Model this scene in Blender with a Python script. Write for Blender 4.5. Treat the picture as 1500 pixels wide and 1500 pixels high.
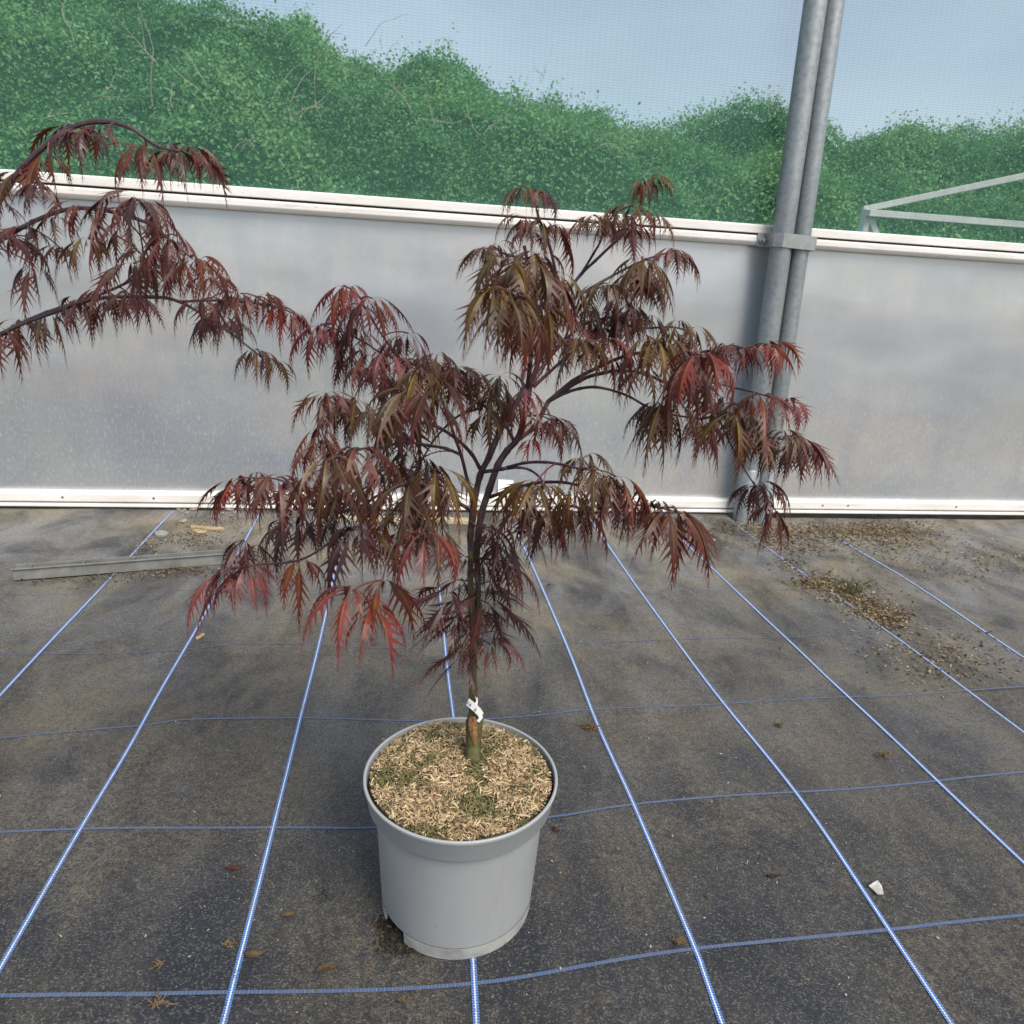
import bpy, bmesh, math, random
import numpy as np
from mathutils import Vector, Matrix, noise

for o in list(bpy.data.objects): bpy.data.objects.remove(o)
scene = bpy.context.scene
col = scene.collection
R = math.radians
rng = random.Random(11)
nrg = np.random.default_rng(5)

# ------------------------------------------------------------------ camera
CAM_H, PITCH, ROLL, FPX, TH = 0.90, 0.3043, 0.0565, 1060.0, 0.1584
fwd = np.array([0, math.cos(PITCH), -math.sin(PITCH)])
_r = np.array([1.0, 0, 0]); _u = np.cross(_r, fwd)
RT = _r*math.cos(ROLL) + _u*math.sin(ROLL)
UP = -_r*math.sin(ROLL) + _u*math.cos(ROLL)
CAM = np.array([0, 0, CAM_H])
cd = bpy.data.cameras.new('camera'); cam = bpy.data.objects.new('camera', cd); col.objects.link(cam)
cd.sensor_width = 36.0; cd.sensor_fit = 'HORIZONTAL'; cd.lens = 36.0*FPX/1500.0
cd.clip_start = 0.02; cd.clip_end = 2000
m = Matrix.Identity(4)
for i in range(3):
    m[i][0], m[i][1], m[i][2], m[i][3] = RT[i], UP[i], -fwd[i], CAM[i]
cam.matrix_world = m
cd.dof.use_dof = True; cd.dof.focus_distance = 1.25; cd.dof.aperture_fstop = 11.0
scene.camera = cam

# ------------------------------------------------------------------ world, sun, exposure
SUN_EL, SUN_AZ = 50.0, 142.0          # azimuth clockwise from +Y (the view direction)
w = bpy.data.worlds.new('World'); scene.world = w; w.use_nodes = True
nt = w.node_tree; N = nt.nodes; Lk = nt.links
bg = N['Background']; bg.inputs['Strength'].default_value = 0.115
sky = N.new('ShaderNodeTexSky'); sky.sky_type = 'NISHITA'; sky.sun_disc = False
sky.sun_elevation = R(SUN_EL); sky.sun_rotation = R(SUN_AZ); sky.air_density = 1.1; sky.dust_density = 1.6; sky.ozone_density = 1.0
# thin bright clouds over the whole sky
tc = N.new('ShaderNodeTexCoord'); mp = N.new('ShaderNodeMapping'); mp.inputs['Scale'].default_value = (1.6, 1.6, 4.5)
cn = N.new('ShaderNodeTexNoise'); cn.inputs['Scale'].default_value = 1.2; cn.inputs['Detail'].default_value = 7; cn.inputs['Roughness'].default_value = .55
cr = N.new('ShaderNodeValToRGB'); cr.color_ramp.elements[0].position = .30; cr.color_ramp.elements[1].position = .85
cr.color_ramp.elements[0].color = (.16, .16, .16, 1); cr.color_ramp.elements[1].color = (.42, .42, .42, 1)
mx = N.new('ShaderNodeMix'); mx.data_type = 'RGBA'; mx.inputs['B'].default_value = (7.2, 7.3, 7.5, 1)
Lk.new(tc.outputs['Generated'], mp.inputs['Vector']); Lk.new(mp.outputs[0], cn.inputs['Vector'])
Lk.new(cn.outputs['Fac'], cr.inputs['Fac']); Lk.new(cr.outputs['Color'], mx.inputs['Factor'])
Lk.new(sky.outputs[0], mx.inputs['A']); Lk.new(mx.outputs['Result'], bg.inputs['Color'])

sd = bpy.data.lights.new('sun', 'SUN'); sun = bpy.data.objects.new('sun', sd); col.objects.link(sun)
sd.energy = 2.5; sd.angle = R(30); sd.color = (1.0, .94, .84)
az = R(SUN_AZ); el = R(SUN_EL)
sdir = Vector((math.sin(az)*math.cos(el), math.cos(az)*math.cos(el), math.sin(el)))
sun.rotation_euler = sdir.to_track_quat('Z', 'Y').to_euler(); sun.location = sdir*20
scene.view_settings.view_transform = 'Standard'; scene.view_settings.look = 'None'
scene.view_settings.gamma = 1.0; scene.view_settings.use_curve_mapping = False
scene.view_settings.exposure = 0.62
scene.render.engine = 'CYCLES'
scene.cycles.transparent_max_bounces = 24; scene.cycles.max_bounces = 10

# ------------------------------------------------------------------ photo pixel -> place helpers
e1 = np.array([math.cos(TH), math.sin(TH), 0]); e2 = np.array([-math.sin(TH), math.cos(TH), 0])
WALL = 2.858                          # distance of the side wall along e2
def ray(x, y): return fwd + RT*((x-750)/FPX) - UP*((y-750)/FPX)
def hit(x, y, n, c):
    d = ray(x, y); return CAM + d*((c - n@CAM)/(n@d))
def gp(x, y, z=0.0): return hit(x, y, np.array([0, 0, 1.0]), z)      # on the ground
def wp(x, y, off=0.0): return hit(x, y, e2, WALL-off)               # on the wall
YT = 0.925
def tp(x, y, d=0.0): return hit(x, y, np.array([0, 1.0, 0]), YT+d)  # on the upright plane of the tree
def pxm(P): return float((np.asarray(P)-CAM)@fwd)/FPX               # metres per photo pixel there
def loc(P): return np.array([P@e1, P@e2, P[2]])                     # world -> wall-aligned
def wld(a, b, z): return e1*a + e2*b + np.array([0, 0, z])

# ------------------------------------------------------------------ mesh helpers
def tag(o, label=None, cat=None, group=None, kind=None):
    if label: o['label'] = label
    if cat: o['category'] = cat
    if group: o['group'] = group
    if kind: o['kind'] = kind
    return o
def empty(name, p=(0, 0, 0), rz=0.0):
    o = bpy.data.objects.new(name, None); col.objects.link(o); o.location = Vector(p); o.rotation_euler = (0, 0, rz)
    o.empty_display_size = .02; return o
def mkobj(name, me, mats, parent=None, smooth=False):
    if not isinstance(mats, (list, tuple)): mats = [mats]
    if len(me.materials) == 0:
        for a in mats: me.materials.append(a)
    if smooth:
        me.polygons.foreach_set('use_smooth', [True]*len(me.polygons)); me.set_sharp_from_angle(angle=R(38))
    o = bpy.data.objects.new(name, me); col.objects.link(o)
    if parent: o.parent = parent
    return o
def pyd(name, v, f, mats, parent=None, smooth=False, mi=None):
    me = bpy.data.meshes.new(name); me.from_pydata([tuple(map(float, a)) for a in v], [], f)
    if mi is not None:
        if not isinstance(mats, (list, tuple)): mats = [mats]
        for a in mats: me.materials.append(a)
        me.polygons.foreach_set('material_index', mi)
    me.update()
    return mkobj(name, me, mats, parent, smooth)
def npmesh(name, V, F, mats, parent=None, smooth=False, attr=None, mi=None):
    """V (n,3), F (m,k) constant face size, quick builder"""
    me = bpy.data.meshes.new(name); n, (mm, k) = len(V), F.shape
    me.vertices.add(n); me.vertices.foreach_set('co', V.astype(np.float32).ravel())
    me.loops.add(mm*k); me.loops.foreach_set('vertex_index', F.astype(np.int32).ravel())
    me.polygons.add(mm); me.polygons.foreach_set('loop_start', np.arange(0, mm*k, k, dtype=np.int32))
    if mi is not None: me.polygons.foreach_set('material_index', mi)
    me.update(calc_edges=True)
    if attr is not None:
        a = me.color_attributes.new('lf', 'FLOAT_COLOR', 'POINT'); a.data.foreach_set('color', attr.astype(np.float32).ravel())
    return mkobj(name, me, mats, parent, smooth)
class MB:
    def __init__(s): s.v = []; s.f = []; s.mi = []
    def box(s, lo, hi, mi=0, bev=0):
        (x0, y0, z0), (x1, y1, z1) = lo, hi; b = len(s.v)
        s.v += [(x0,y0,z0),(x1,y0,z0),(x1,y1,z0),(x0,y1,z0),(x0,y0,z1),(x1,y0,z1),(x1,y1,z1),(x0,y1,z1)]
        for q in ((0,3,2,1),(4,5,6,7),(0,1,5,4),(1,2,6,5),(2,3,7,6),(3,0,4,7)): s.f.append(tuple(b+i for i in q)); s.mi.append(mi)
    def tube(s, pts, rad, n=8, mi=0, cap=True):
        pts = [Vector(p) for p in pts]; b = len(s.v); k = len(pts)
        if not hasattr(rad, '__len__'): rad = [rad]*k
        ref = None
        for i, p in enumerate(pts):
            t = (pts[min(i+1, k-1)] - pts[max(i-1, 0)]).normalized()
            if ref is None: ref = t.orthogonal().normalized()
            ref = (ref - t*ref.dot(t)).normalized(); bi = t.cross(ref)
            for j in range(n):
                a = 2*math.pi*j/n; s.v.append(tuple(p + (ref*math.cos(a) + bi*math.sin(a))*rad[i]))
        for i in range(k-1):
            for j in range(n):
                s.f.append((b+i*n+j, b+i*n+(j+1)%n, b+(i+1)*n+(j+1)%n, b+(i+1)*n+j)); s.mi.append(mi)
        if cap:
            s.f.append(tuple(b+j for j in reversed(range(n)))); s.mi.append(mi)
            s.f.append(tuple(b+(k-1)*n+j for j in range(n))); s.mi.append(mi)
    def lathe(s, prof, n=64, mi=0, a0=0.0, a1=2*math.pi, c=(0, 0, 0)):
        full = abs(a1-a0-2*math.pi) < 1e-6; b = len(s.v); k = len(prof); cnt = n if full else n+1
        for j in range(cnt):
            a = a0+(a1-a0)*j/n
            for (r, z) in prof: s.v.append((c[0]+r*math.cos(a), c[1]+r*math.sin(a), c[2]+z))
        for j in range(n):
            j2 = (j+1) % cnt
            for i in range(k-1):
                s.f.append((b+j*k+i, b+j2*k+i, b+j2*k+i+1, b+j*k+i+1)); s.mi.append(mi)
        if not full:
            for j in (0, n): pass
    def build(s, name, mats, parent=None, smooth=False):
        return pyd(name, s.v, s.f, mats, parent, smooth, s.mi)
def bevel(o, wdt, seg=2):
    md = o.modifiers.new('bevel', 'BEVEL'); md.width = wdt; md.segments = seg; md.limit_method = 'ANGLE'; return o
def spline(pts, n=6):
    """Catmull-Rom through pts (arrays), any dimension"""
    P = [np.asarray(p, float) for p in pts]; P = [2*P[0]-P[1]] + P + [2*P[-1]-P[-2]]; out = []
    for i in range(1, len(P)-2):
        for k in range(n):
            t = k/n; a, b, c, d = P[i-1:i+3]
            out.append(.5*((2*b)+(-a+c)*t+(2*a-5*b+4*c-d)*t*t+(-a+3*b-3*c+d)*t**3))
    out.append(P[-2]); return out

# ------------------------------------------------------------------ material helpers
class Mat:
    def __init__(s, name, rough=.6, spec=.4, metal=0.0):
        s.m = bpy.data.materials.new(name); s.m.use_nodes = True; s.t = s.m.node_tree; s.n = s.t.nodes; s.l = s.t.links
        s.b = s.n['Principled BSDF']; s.out = s.n['Material Output']
        s.b.inputs['Roughness'].default_value = rough; s.b.inputs['Specular IOR Level'].default_value = spec; s.b.inputs['Metallic'].default_value = metal
        s.tc = s.n.new('ShaderNodeTexCoord')
    def mapv(s, sc=(1, 1, 1), src='Object', rot=(0, 0, 0)):
        q = s.n.new('ShaderNodeMapping'); q.inputs['Scale'].default_value = sc; q.inputs['Rotation'].default_value = rot
        s.l.new(s.tc.outputs[src], q.inputs[0]); return q.outputs[0]
    def noise(s, scale, detail=4, rough=.55, vec=None, dist=0.0):
        q = s.n.new('ShaderNodeTexNoise'); q.inputs['Scale'].default_value = scale; q.inputs['Detail'].default_value = detail
        q.inputs['Roughness'].default_value = rough; q.inputs['Distortion'].default_value = dist
        s.l.new(vec if vec is not None else s.tc.outputs['Object'], q.inputs['Vector']); return q.outputs['Fac']
    def ramp(s, fac, stops):
        q = s.n.new('ShaderNodeValToRGB'); e = q.color_ramp.elements
        while len(e) < len(stops): e.new(.5)
        for i, (p, c) in enumerate(stops):
            e[i].position = p; e[i].color = (c, c, c, 1) if not hasattr(c, '__len__') else (*c, 1)
        s.l.new(fac, q.inputs[0]); return q.outputs[0]
    def mix(s, fac, a, b, mode='MIX'):
        q = s.n.new('ShaderNodeMix'); q.data_type = 'RGBA'; q.blend_type = mode
        for sock, v in (('Factor', fac), ('A', a), ('B', b)):
            if hasattr(v, 'is_linked'): s.l.new(v, q.inputs[sock])
            elif sock == 'Factor': q.inputs[0].default_value = v
            else: q.inputs[sock].default_value = (*v, 1) if hasattr(v, '__len__') else (v, v, v, 1)
        return q.outputs['Result']
    def math(s, op, a, b=0.0, clamp=False):
        q = s.n.new('ShaderNodeMath'); q.operation = op; q.use_clamp = clamp
        for i, v in enumerate((a, b)):
            if hasattr(v, 'is_linked'): s.l.new(v, q.inputs[i])
            else: q.inputs[i].default_value = v
        return q.outputs[0]
    def col(s, v):
        if hasattr(v, 'is_linked'): s.l.new(v, s.b.inputs['Base Color'])
        else: s.b.inputs['Base Color'].default_value = (*v, 1)
        return s
    def rough(s, v): s.l.new(v, s.b.inputs['Roughness']); return s
    def bump(s, h, strength=.3, dist=.002, target=None):
        q = s.n.new('ShaderNodeBump'); q.inputs['Strength'].default_value = strength; q.inputs['Distance'].default_value = dist
        s.l.new(h, q.inputs['Height']); s.l.new(q.outputs[0], (target or s.b).inputs['Normal']); return s
    def node(s, t): return s.n.new(t)

def plain(name, c, rough=.6, spec=.4, var=.25, scale=60, bump=.15, metal=0.0):
    k = Mat(name, rough, spec, metal); f = k.noise(scale, 5)
    lo = tuple(a*(1-var) for a in c); hi = tuple(min(1, a*(1+var)) for a in c)
    k.col(k.ramp(f, [(.3, lo), (.7, hi)])); k.bump(f, bump, .001); return k.m

# woven ground-cover membrane: local x/y run along the weave
def mat_membrane():
    k = Mat('woven_membrane', .62, .35)
    big = k.noise(2.3, 6, .6); mid = k.noise(9.0, 7, .62); fine = k.noise(70, 6, .7); grit = k.noise(420, 3, .7)
    scuff = k.noise(3.0, 8, .68, k.mapv((1.3, .45, 1)), .4); drag = k.noise(6.0, 5, .6, k.mapv((1.6, .22, 1)), .3)
    base = k.mix(k.ramp(mid, [(.35, 0), (.7, 1)]), (.020, .023, .029), (.046, .049, .056))
    f1 = k.math('MULTIPLY', k.ramp(big, [(.42, 0), (.58, 1)]), k.ramp(fine, [(.36, 0), (.62, 1)]))
    c = k.mix(k.math('MULTIPLY', f1, .85), base, (.120, .100, .070))
    f2 = k.math('MULTIPLY', k.ramp(scuff, [(.55, 0), (.75, .8)]), k.ramp(fine, [(.3, .35), (.6, 1)]))
    c = k.mix(f2, c, (.19, .185, .175))
    c = k.mix(k.math('MULTIPLY', k.ramp(drag, [(.46, 0), (.66, .8)]), k.ramp(fine, [(.3, .2), (.6, 1)])), c, (.115, .100, .076))
    dk = k.ramp(k.noise(3.4, 6, .64, k.mapv((1, 1, 1), rot=(0, 0, .6))), [(.50, 0), (.62, .85)])
    c = k.mix(dk, c, (.022, .026, .036))
    # dust and painted grazing sheen, paler towards the foot of the wall (local y)
    sx = k.node('ShaderNodeSeparateXYZ'); k.l.new(k.tc.outputs['Object'], sx.inputs[0])
    ry = k.node('ShaderNodeMapRange'); ry.inputs['From Min'].default_value = .75; ry.inputs['From Max'].default_value = 2.6
    ry.inputs['To Min'].default_value = 0; ry.inputs['To Max'].default_value = 1; k.l.new(sx.outputs['Y'], ry.inputs['Value'])
    f3 = k.math('MULTIPLY', ry.outputs[0], k.ramp(k.noise(4.2, 8, .66, k.mapv((1.25, .7, 1), rot=(0, 0, .25)), .5), [(.38, .12), (.60, 1)]))
    c = k.mix(f3, c, k.mix(k.ramp(k.noise(2.6, 5, .6, k.mapv((1, 1, 1), rot=(0, 0, 2.0))), [(.42, 0), (.58, 1)]), (.285, .280, .270), (.315, .270, .195)))
    moss = k.math('MULTIPLY', k.ramp(k.noise(5.1, 6, .6, k.mapv((1, 1, 1), rot=(0, 0, 1.1))), [(.60, 0), (.74, 1)]), ry.outputs[0])
    c = k.mix(moss, c, (.22, .175, .075))
    speck = k.ramp(k.noise(240, 2, .5), [(.70, 0), (.76, 1)])
    c = k.mix(k.math('MULTIPLY', speck, .5), c, (.30, .26, .19))
    # weave
    wx = k.node('ShaderNodeTexWave'); wx.bands_direction = 'X'; wx.inputs['Scale'].default_value = 1/.0030*.05; wx.inputs['Distortion'].default_value = .35; wx.inputs['Detail Scale'].default_value = 3
    wy = k.node('ShaderNodeTexWave'); wy.bands_direction = 'Y'; wy.inputs['Scale'].default_value = 1/.0024*.05; wy.inputs['Distortion'].default_value = .35; wy.inputs['Detail Scale'].default_value = 3
    sc = k.mapv((6.283, 6.283, 1))
    for q in (wx, wy): k.l.new(sc, q.inputs['Vector'])
    wv = k.math('MULTIPLY', wx.outputs['Fac'], wy.outputs['Fac'])
    c = k.mix(k.math('MULTIPLY', k.ramp(wv, [(.0, 1), (.5, 0)]), .40), c, (.006, .006, .007))
    vm = k.node('ShaderNodeVectorMath'); vm.operation = 'MULTIPLY'; vm.inputs[1].default_value = (1/.0024, 1/.0019, 0); k.l.new(k.tc.outputs['Object'], vm.inputs[0])
    vf = k.node('ShaderNodeVectorMath'); vf.operation = 'FLOOR'; k.l.new(vm.outputs[0], vf.inputs[0]); wn = k.node('ShaderNodeTexWhiteNoise'); wn.noise_dimensions = '2D'; k.l.new(vf.outputs[0], wn.inputs['Vector'])
    c = k.mix(k.ramp(wn.outputs['Value'], [(.0, .75), (.36, 0)]), c, (.012, .012, .014))
    c = k.mix(k.math('MULTIPLY', k.ramp(wn.outputs['Value'], [(.74, 0), (1, .55)]), k.ramp(fine, [(.35, .3), (.6, 1)])), c, (.20, .19, .17))
    k.col(c)
    hgt = k.math('ADD', k.math('MULTIPLY', wv, .5), k.math('ADD', k.math('MULTIPLY', grit, .5), k.math('ADD', k.math('MULTIPLY', fine, 1.2), k.math('MULTIPLY', mid, 4.0))))
    k.bump(hgt, .55, .0012); k.rough(k.ramp(big, [(.3, .52), (.7, .8)])); return k.m

def mat_stripe(dotted):
    k = Mat('blue_white_yarn' if dotted else 'blue_yarn', .5, .4)
    uv = k.tc.outputs['UV']; sx = k.node('ShaderNodeSeparateXYZ'); k.l.new(uv, sx.inputs[0])
    u, v = sx.outputs['X'], sx.outputs['Y']                      # u across 0..1, v metres along
    d = k.math('ABSOLUTE', k.math('SUBTRACT', u, .5))
    blue = (.10, .25, .56)
    tw = k.math('SINE', k.math('MULTIPLY', v, 2*math.pi/.0052)); tw2 = k.math('SINE', k.math('MULTIPLY', v, 2*math.pi/.0036))
    cc = k.mix(k.ramp(tw2, [(.2, 0), (.8, 1)]), (.030, .115, .36), blue)
    if dotted:
        wob = k.math('MULTIPLY', tw, .035)
        dd = k.math('ABSOLUTE', k.math('SUBTRACT', k.math('ADD', u, wob), .5))
        cc = k.mix(k.ramp(dd, [(.085, 1), (.13, 0)]), cc, (.72, .75, .78))
    else:
        cc = k.mix(k.ramp(tw, [(.35, .65), (.75, .15)]), cc, (.03, .04, .06)); cc = k.mix(.25, cc, (.13, .13, .13))
    fine = k.noise(60, 6, .7); big = k.noise(2.7, 5, .6)
    f = k.math('MULTIPLY', k.ramp(fine, [(.34, 0), (.68, 1)]), k.ramp(big, [(.35, .35), (.65, 1)]))
    cc = k.mix(k.math('MULTIPLY', f, .7), cc, (.17, .155, .13)); k.col(cc)
    k.bump(tw2, .4, .0008); return k.m

def mat_leaf(name, mid, blade, tip, sheen=.35):
    k = Mat(name, .42, sheen)
    at = k.node('ShaderNodeAttribute'); at.attribute_name = 'lf'; sp = k.node('ShaderNodeSeparateColor'); k.l.new(at.outputs['Color'], sp.inputs[0])
    ac, al, rn = sp.outputs[0], sp.outputs[1], sp.outputs[2]
    oi = k.node('ShaderNodeObjectInfo')
    c = k.mix(k.ramp(ac, [(.04, 1), (.20, 0)]), blade, mid)
    red = k.math('MAXIMUM', k.ramp(ac, [(.45, 0), (1.0, .85)]), k.ramp(al, [(.55, 0), (.95, 1)]))
    c = k.mix(red, c, tip)
    nz = k.noise(130, 4, .6); c = k.mix(k.ramp(nz, [(.3, .55), (.7, 0)]), c, tuple(a*.45 for a in blade))
    hs = k.node('ShaderNodeHueSaturation'); k.l.new(c, hs.inputs['Color'])
    k.l.new(k.math('ADD', k.math('MULTIPLY', rn, .75), .62), hs.inputs['Value'])
    k.l.new(k.math('ADD', k.math('MULTIPLY', oi.outputs['Random'], .022), .488), hs.inputs['Hue'])
    k.l.new(k.math('ADD', k.math('MULTIPLY', oi.outputs['Random'], .35), .85), hs.inputs['Saturation'])
    cc = hs.outputs[0]; k.l.new(cc, k.b.inputs['Base Color']); k.bump(nz, .25, .0006)
    tr = k.node('ShaderNodeBsdfTranslucent'); k.l.new(k.mix(.5, cc, tuple(min(1, a*1.6) for a in tip)), tr.inputs['Color'])
    ms = k.node('ShaderNodeMixShader'); ms.inputs[0].default_value = .22
    k.l.new(k.b.outputs[0], ms.inputs[1]); k.l.new(tr.outputs[0], ms.inputs[2]); k.l.new(ms.outputs[0], k.out.inputs['Surface']); return k.m

LEAF = [mat_leaf('leaf_bronze', (.200, .140, .038), (.090, .050, .021), (.115, .024, .020)),
        mat_leaf('leaf_purple', (.115, .045, .036), (.058, .021, .021), (.080, .013, .016), .45),
        mat_leaf('leaf_red', (.225, .085, .045), (.160, .038, .033), (.195, .032, .034)),
        mat_leaf('leaf_red_bronze', (.165, .075, .034), (.092, .030, .022), (.135, .020, .021)),
        mat_leaf('leaf_crimson', (.30, .015, .02), (.34, .008, .018), (.25, .01, .02))]
def mat_wood():
    k = Mat('maple_twig', .45, .5); f = k.noise(55, 5, .6); g = k.noise(240, 3, .6, k.mapv((1, 1, .15)))
    c = k.ramp(f, [(.28, (.022, .010, .014)), (.55, (.052, .026, .033)), (.78, (.100, .072, .082))])
    c = k.mix(k.ramp(g, [(.55, 0), (.75, .5)]), c, (.12, .09, .075)); k.col(c); k.bump(g, .25, .0006); return k.m
def mat_bark():
    k = Mat('young_bark', .6, .35); f = k.noise(28, 6, .62, k.mapv((1, 1, .22))); g = k.noise(190, 4, .65, k.mapv((1, 1, .25)))
    c = k.ramp(f, [(.30, (.024, .017, .016)), (.46, (.075, .066, .026)), (.60, (.130, .122, .052)), (.78, (.180, .150, .105))])
    c = k.mix(k.ramp(g, [(.52, 0), (.70, .7)]), c, (.028, .022, .018)); k.col(c); k.bump(g, .5, .001); return k.m
WOOD, BARK = mat_wood(), mat_bark()
PETIOLE = plain('leaf_stalk', (.115, .040, .036), .45, .4, .3, 90)

def mat_film():
    k = Mat('polythene_film', .34, .5)
    sm = k.mapv((14, 1, .9)); st = k.noise(9, 6, .72, k.mapv((10, 1, 1.3))); st2 = k.noise(58, 5, .80, k.mapv((2.2, 1, .9)))
    cl = k.noise(1.1, 4, .55, k.mapv((1, 1, 1.8))); wr = k.noise(2.2, 4, .5, k.mapv((1.0, 1, 2.0)), .15)
    c = k.mix(k.ramp(cl, [(.36, 0), (.62, 1)]), (.31, .33, .37), (.54, .53, .48))
    warm = k.ramp(k.noise(1.0, 3, .5, k.mapv((1, 1, 2.4), rot=(0, .1, 0))), [(.48, 0), (.62, .75)])  # warm and green tints paint in reflections and scenery behind the film
    c = k.mix(warm, c, (.52, .45, .40))
    grn = k.ramp(k.noise(1.2, 3, .5, k.mapv((1, 1, 2.0), rot=(0, .7, 0))), [(.50, 0), (.66, .65)])
    c = k.mix(grn, c, (.41, .44, .37))
    smu = k.noise(3.0, 5, .6, k.mapv((3.2, 1, .45))); c = k.mix(k.ramp(smu, [(.48, 0), (.68, .45)]), c, (.30, .32, .36))
    mot = k.noise(11, 6, .7); c = k.mix(k.ramp(mot, [(.40, .35), (.62, 0)]), c, (.28, .30, .33))
    # lime streaks left by running water, thickest on the lower half
    sx = k.node('ShaderNodeSeparateXYZ'); k.l.new(k.tc.outputs['Object'], sx.inputs[0])
    lo = k.node('ShaderNodeMapRange'); lo.inputs['From Min'].default_value = .25; lo.inputs['From Max'].default_value = .80
    lo.inputs['To Min'].default_value = 1; lo.inputs['To Max'].default_value = .12; k.l.new(sx.outputs['Z'], lo.inputs['Value'])
    f = k.math('MULTIPLY', k.math('MULTIPLY', k.ramp(st2, [(.50, 0), (.62, 1)]), k.ramp(st, [(.38, .15), (.60, 1)])), lo.outputs[0])
    c = k.mix(k.math('MULTIPLY', f, .62), c, (.82, .85, .88))
    mud = k.node('ShaderNodeMapRange'); mud.inputs['From Min'].default_value = .06; mud.inputs['From Max'].default_value = .17
    mud.inputs['To Min'].default_value = 1; mud.inputs['To Max'].default_value = 0; k.l.new(sx.outputs['Z'], mud.inputs['Value'])
    c = k.mix(k.math('MULTIPLY', mud.outputs[0], k.ramp(st, [(.40, 0), (.66, .55)])), c, (.30, .29, .25))
    k.col(c); k.bump(k.math('ADD', wr, k.math('MULTIPLY', st2, .03)), .055, .03)
    tr = k.node('ShaderNodeBsdfTranslucent'); k.l.new(c, tr.inputs['Color'])
    gl = k.node('ShaderNodeBsdfGlossy'); gl.inputs['Roughness'].default_value = .30; gl.inputs['Color'].default_value = (.9, .93, 1, 1)
    for q in (gl,): k.l.new(k.n['Bump'].outputs[0], q.inputs['Normal'])
    a = k.node('ShaderNodeMixShader'); a.inputs[0].default_value = .38; k.l.new(k.b.outputs[0], a.inputs[1]); k.l.new(tr.outputs[0], a.inputs[2])
    b = k.node('ShaderNodeMixShader'); b.inputs[0].default_value = .30; k.l.new(a.outputs[0], b.inputs[1]); k.l.new(gl.outputs[0], b.inputs[2])
    k.l.new(b.outputs[0], k.out.inputs['Surface']); return k.m

def mat_mesh():
    k = Mat('windbreak_mesh', .6, .2); k.col((.11, .27, .21))
    sx = k.node('ShaderNodeSeparateXYZ'); k.l.new(k.tc.outputs['Object'], sx.inputs[0])
    nz = k.noise(2.0, 3, .5); ph = k.math('MULTIPLY', nz, 9.0)
    row = k.math('SINE', k.math('ADD', k.math('MULTIPLY', sx.outputs['Z'], 2*math.pi/.0088), ph))
    colm = k.math('SINE', k.math('ADD', k.math('MULTIPLY', sx.outputs['X'], 2*math.pi/.021), k.math('MULTIPLY', row, .8)))
    f = k.math('ADD', .31, k.math('ADD', k.math('MULTIPLY', row, .055), k.math('MULTIPLY', k.math('MULTIPLY', colm, row), .045)), True)
    f = k.math('ADD', f, k.math('MULTIPLY', k.ramp(k.noise(.8, 3, .5), [(.35, 0), (.7, 1)]), .08), True)
    tl = k.node('ShaderNodeBsdfTranslucent'); tl.inputs['Color'].default_value = (.19, .44, .36, 1)
    th = k.node('ShaderNodeMixShader'); th.inputs[0].default_value = .55; k.l.new(k.b.outputs[0], th.inputs[1]); k.l.new(tl.outputs[0], th.inputs[2])
    tp_ = k.node('ShaderNodeBsdfTransparent'); mxs = k.node('ShaderNodeMixShader')
    k.l.new(f, mxs.inputs[0]); k.l.new(tp_.outputs[0], mxs.inputs[1]); k.l.new(th.outputs[0], mxs.inputs[2]); k.l.new(mxs.outputs[0], k.out.inputs['Surface']); return k.m

def mat_rail():
    k = Mat('white_rail_paint', .42, .45); f = k.noise(3.5, 6, .65, k.mapv((1, 1, 4))); g = k.noise(120, 4, .7)
    c = k.mix(k.ramp(f, [(.35, 0), (.75, 1)]), (.78, .755, .72), (.64, .60, .55))
    c = k.mix(k.ramp(g, [(.62, 0), (.72, .75)]), c, (.22, .17, .13)); c = k.mix(k.ramp(k.noise(6, 6, .7, k.mapv((1.2, 1, 9))), [(.56, 0), (.74, .5)]), c, (.40, .35, .28)); k.col(c); k.bump(g, .1, .001); return k.m
def mat_galv():
    k = Mat('galvanised_steel', .42, .5, .55); f = k.noise(5, 6, .6, k.mapv((1, 1, .25))); g = k.noise(60, 4, .6)
    c = k.mix(k.ramp(f, [(.3, 0), (.7, 1)]), (.23, .255, .265), (.36, .385, .39)); c = k.mix(k.ramp(g, [(.42, 0), (.66, .55)]), c, (.17, .185, .19))
    k.col(c); k.rough(k.ramp(f, [(.3, .38), (.7, .58)])); k.bump(g, .12, .001); return k.m
def mat_pot():
    k = Mat('grey_pot_plastic', .46, .4); f = k.noise(7, 6, .6); g = k.noise(170, 3, .7); sc = k.noise(30, 5, .7, k.mapv((1, 1, 4), rot=(.3, .2, 0)))
    c = k.mix(k.ramp(f, [(.3, 0), (.7, 1)]), (.315, .325, .328), (.355, .362, .365))
    c = k.mix(k.ramp(sc, [(.66, 0), (.80, .35)]), c, (.40, .42, .43)); c = k.mix(k.ramp(g, [(.67, 0), (.73, .55)]), c, (.10, .085, .06))
    dr = k.noise(12, 6, .7, k.mapv((1, 1, .35))); c = k.mix(k.ramp(dr, [(.56, 0), (.74, .32)]), c, (.22, .205, .175))
    k.col(c); k.bump(g, .08, .0006); k.rough(k.ramp(f, [(.3, .40), (.7, .56)])); return k.m
def mat_potfoot():
    k = Mat('dusty_pot_foot', .7, .25); f = k.noise(22, 6, .65)
    k.col(k.ramp(f, [(.3, (.19, .20, .20)), (.55, (.33, .33, .315)), (.75, (.40, .38, .33))])); k.bump(f, .2, .001); return k.m
RAIL, GALV = mat_rail(), mat_galv()

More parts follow.
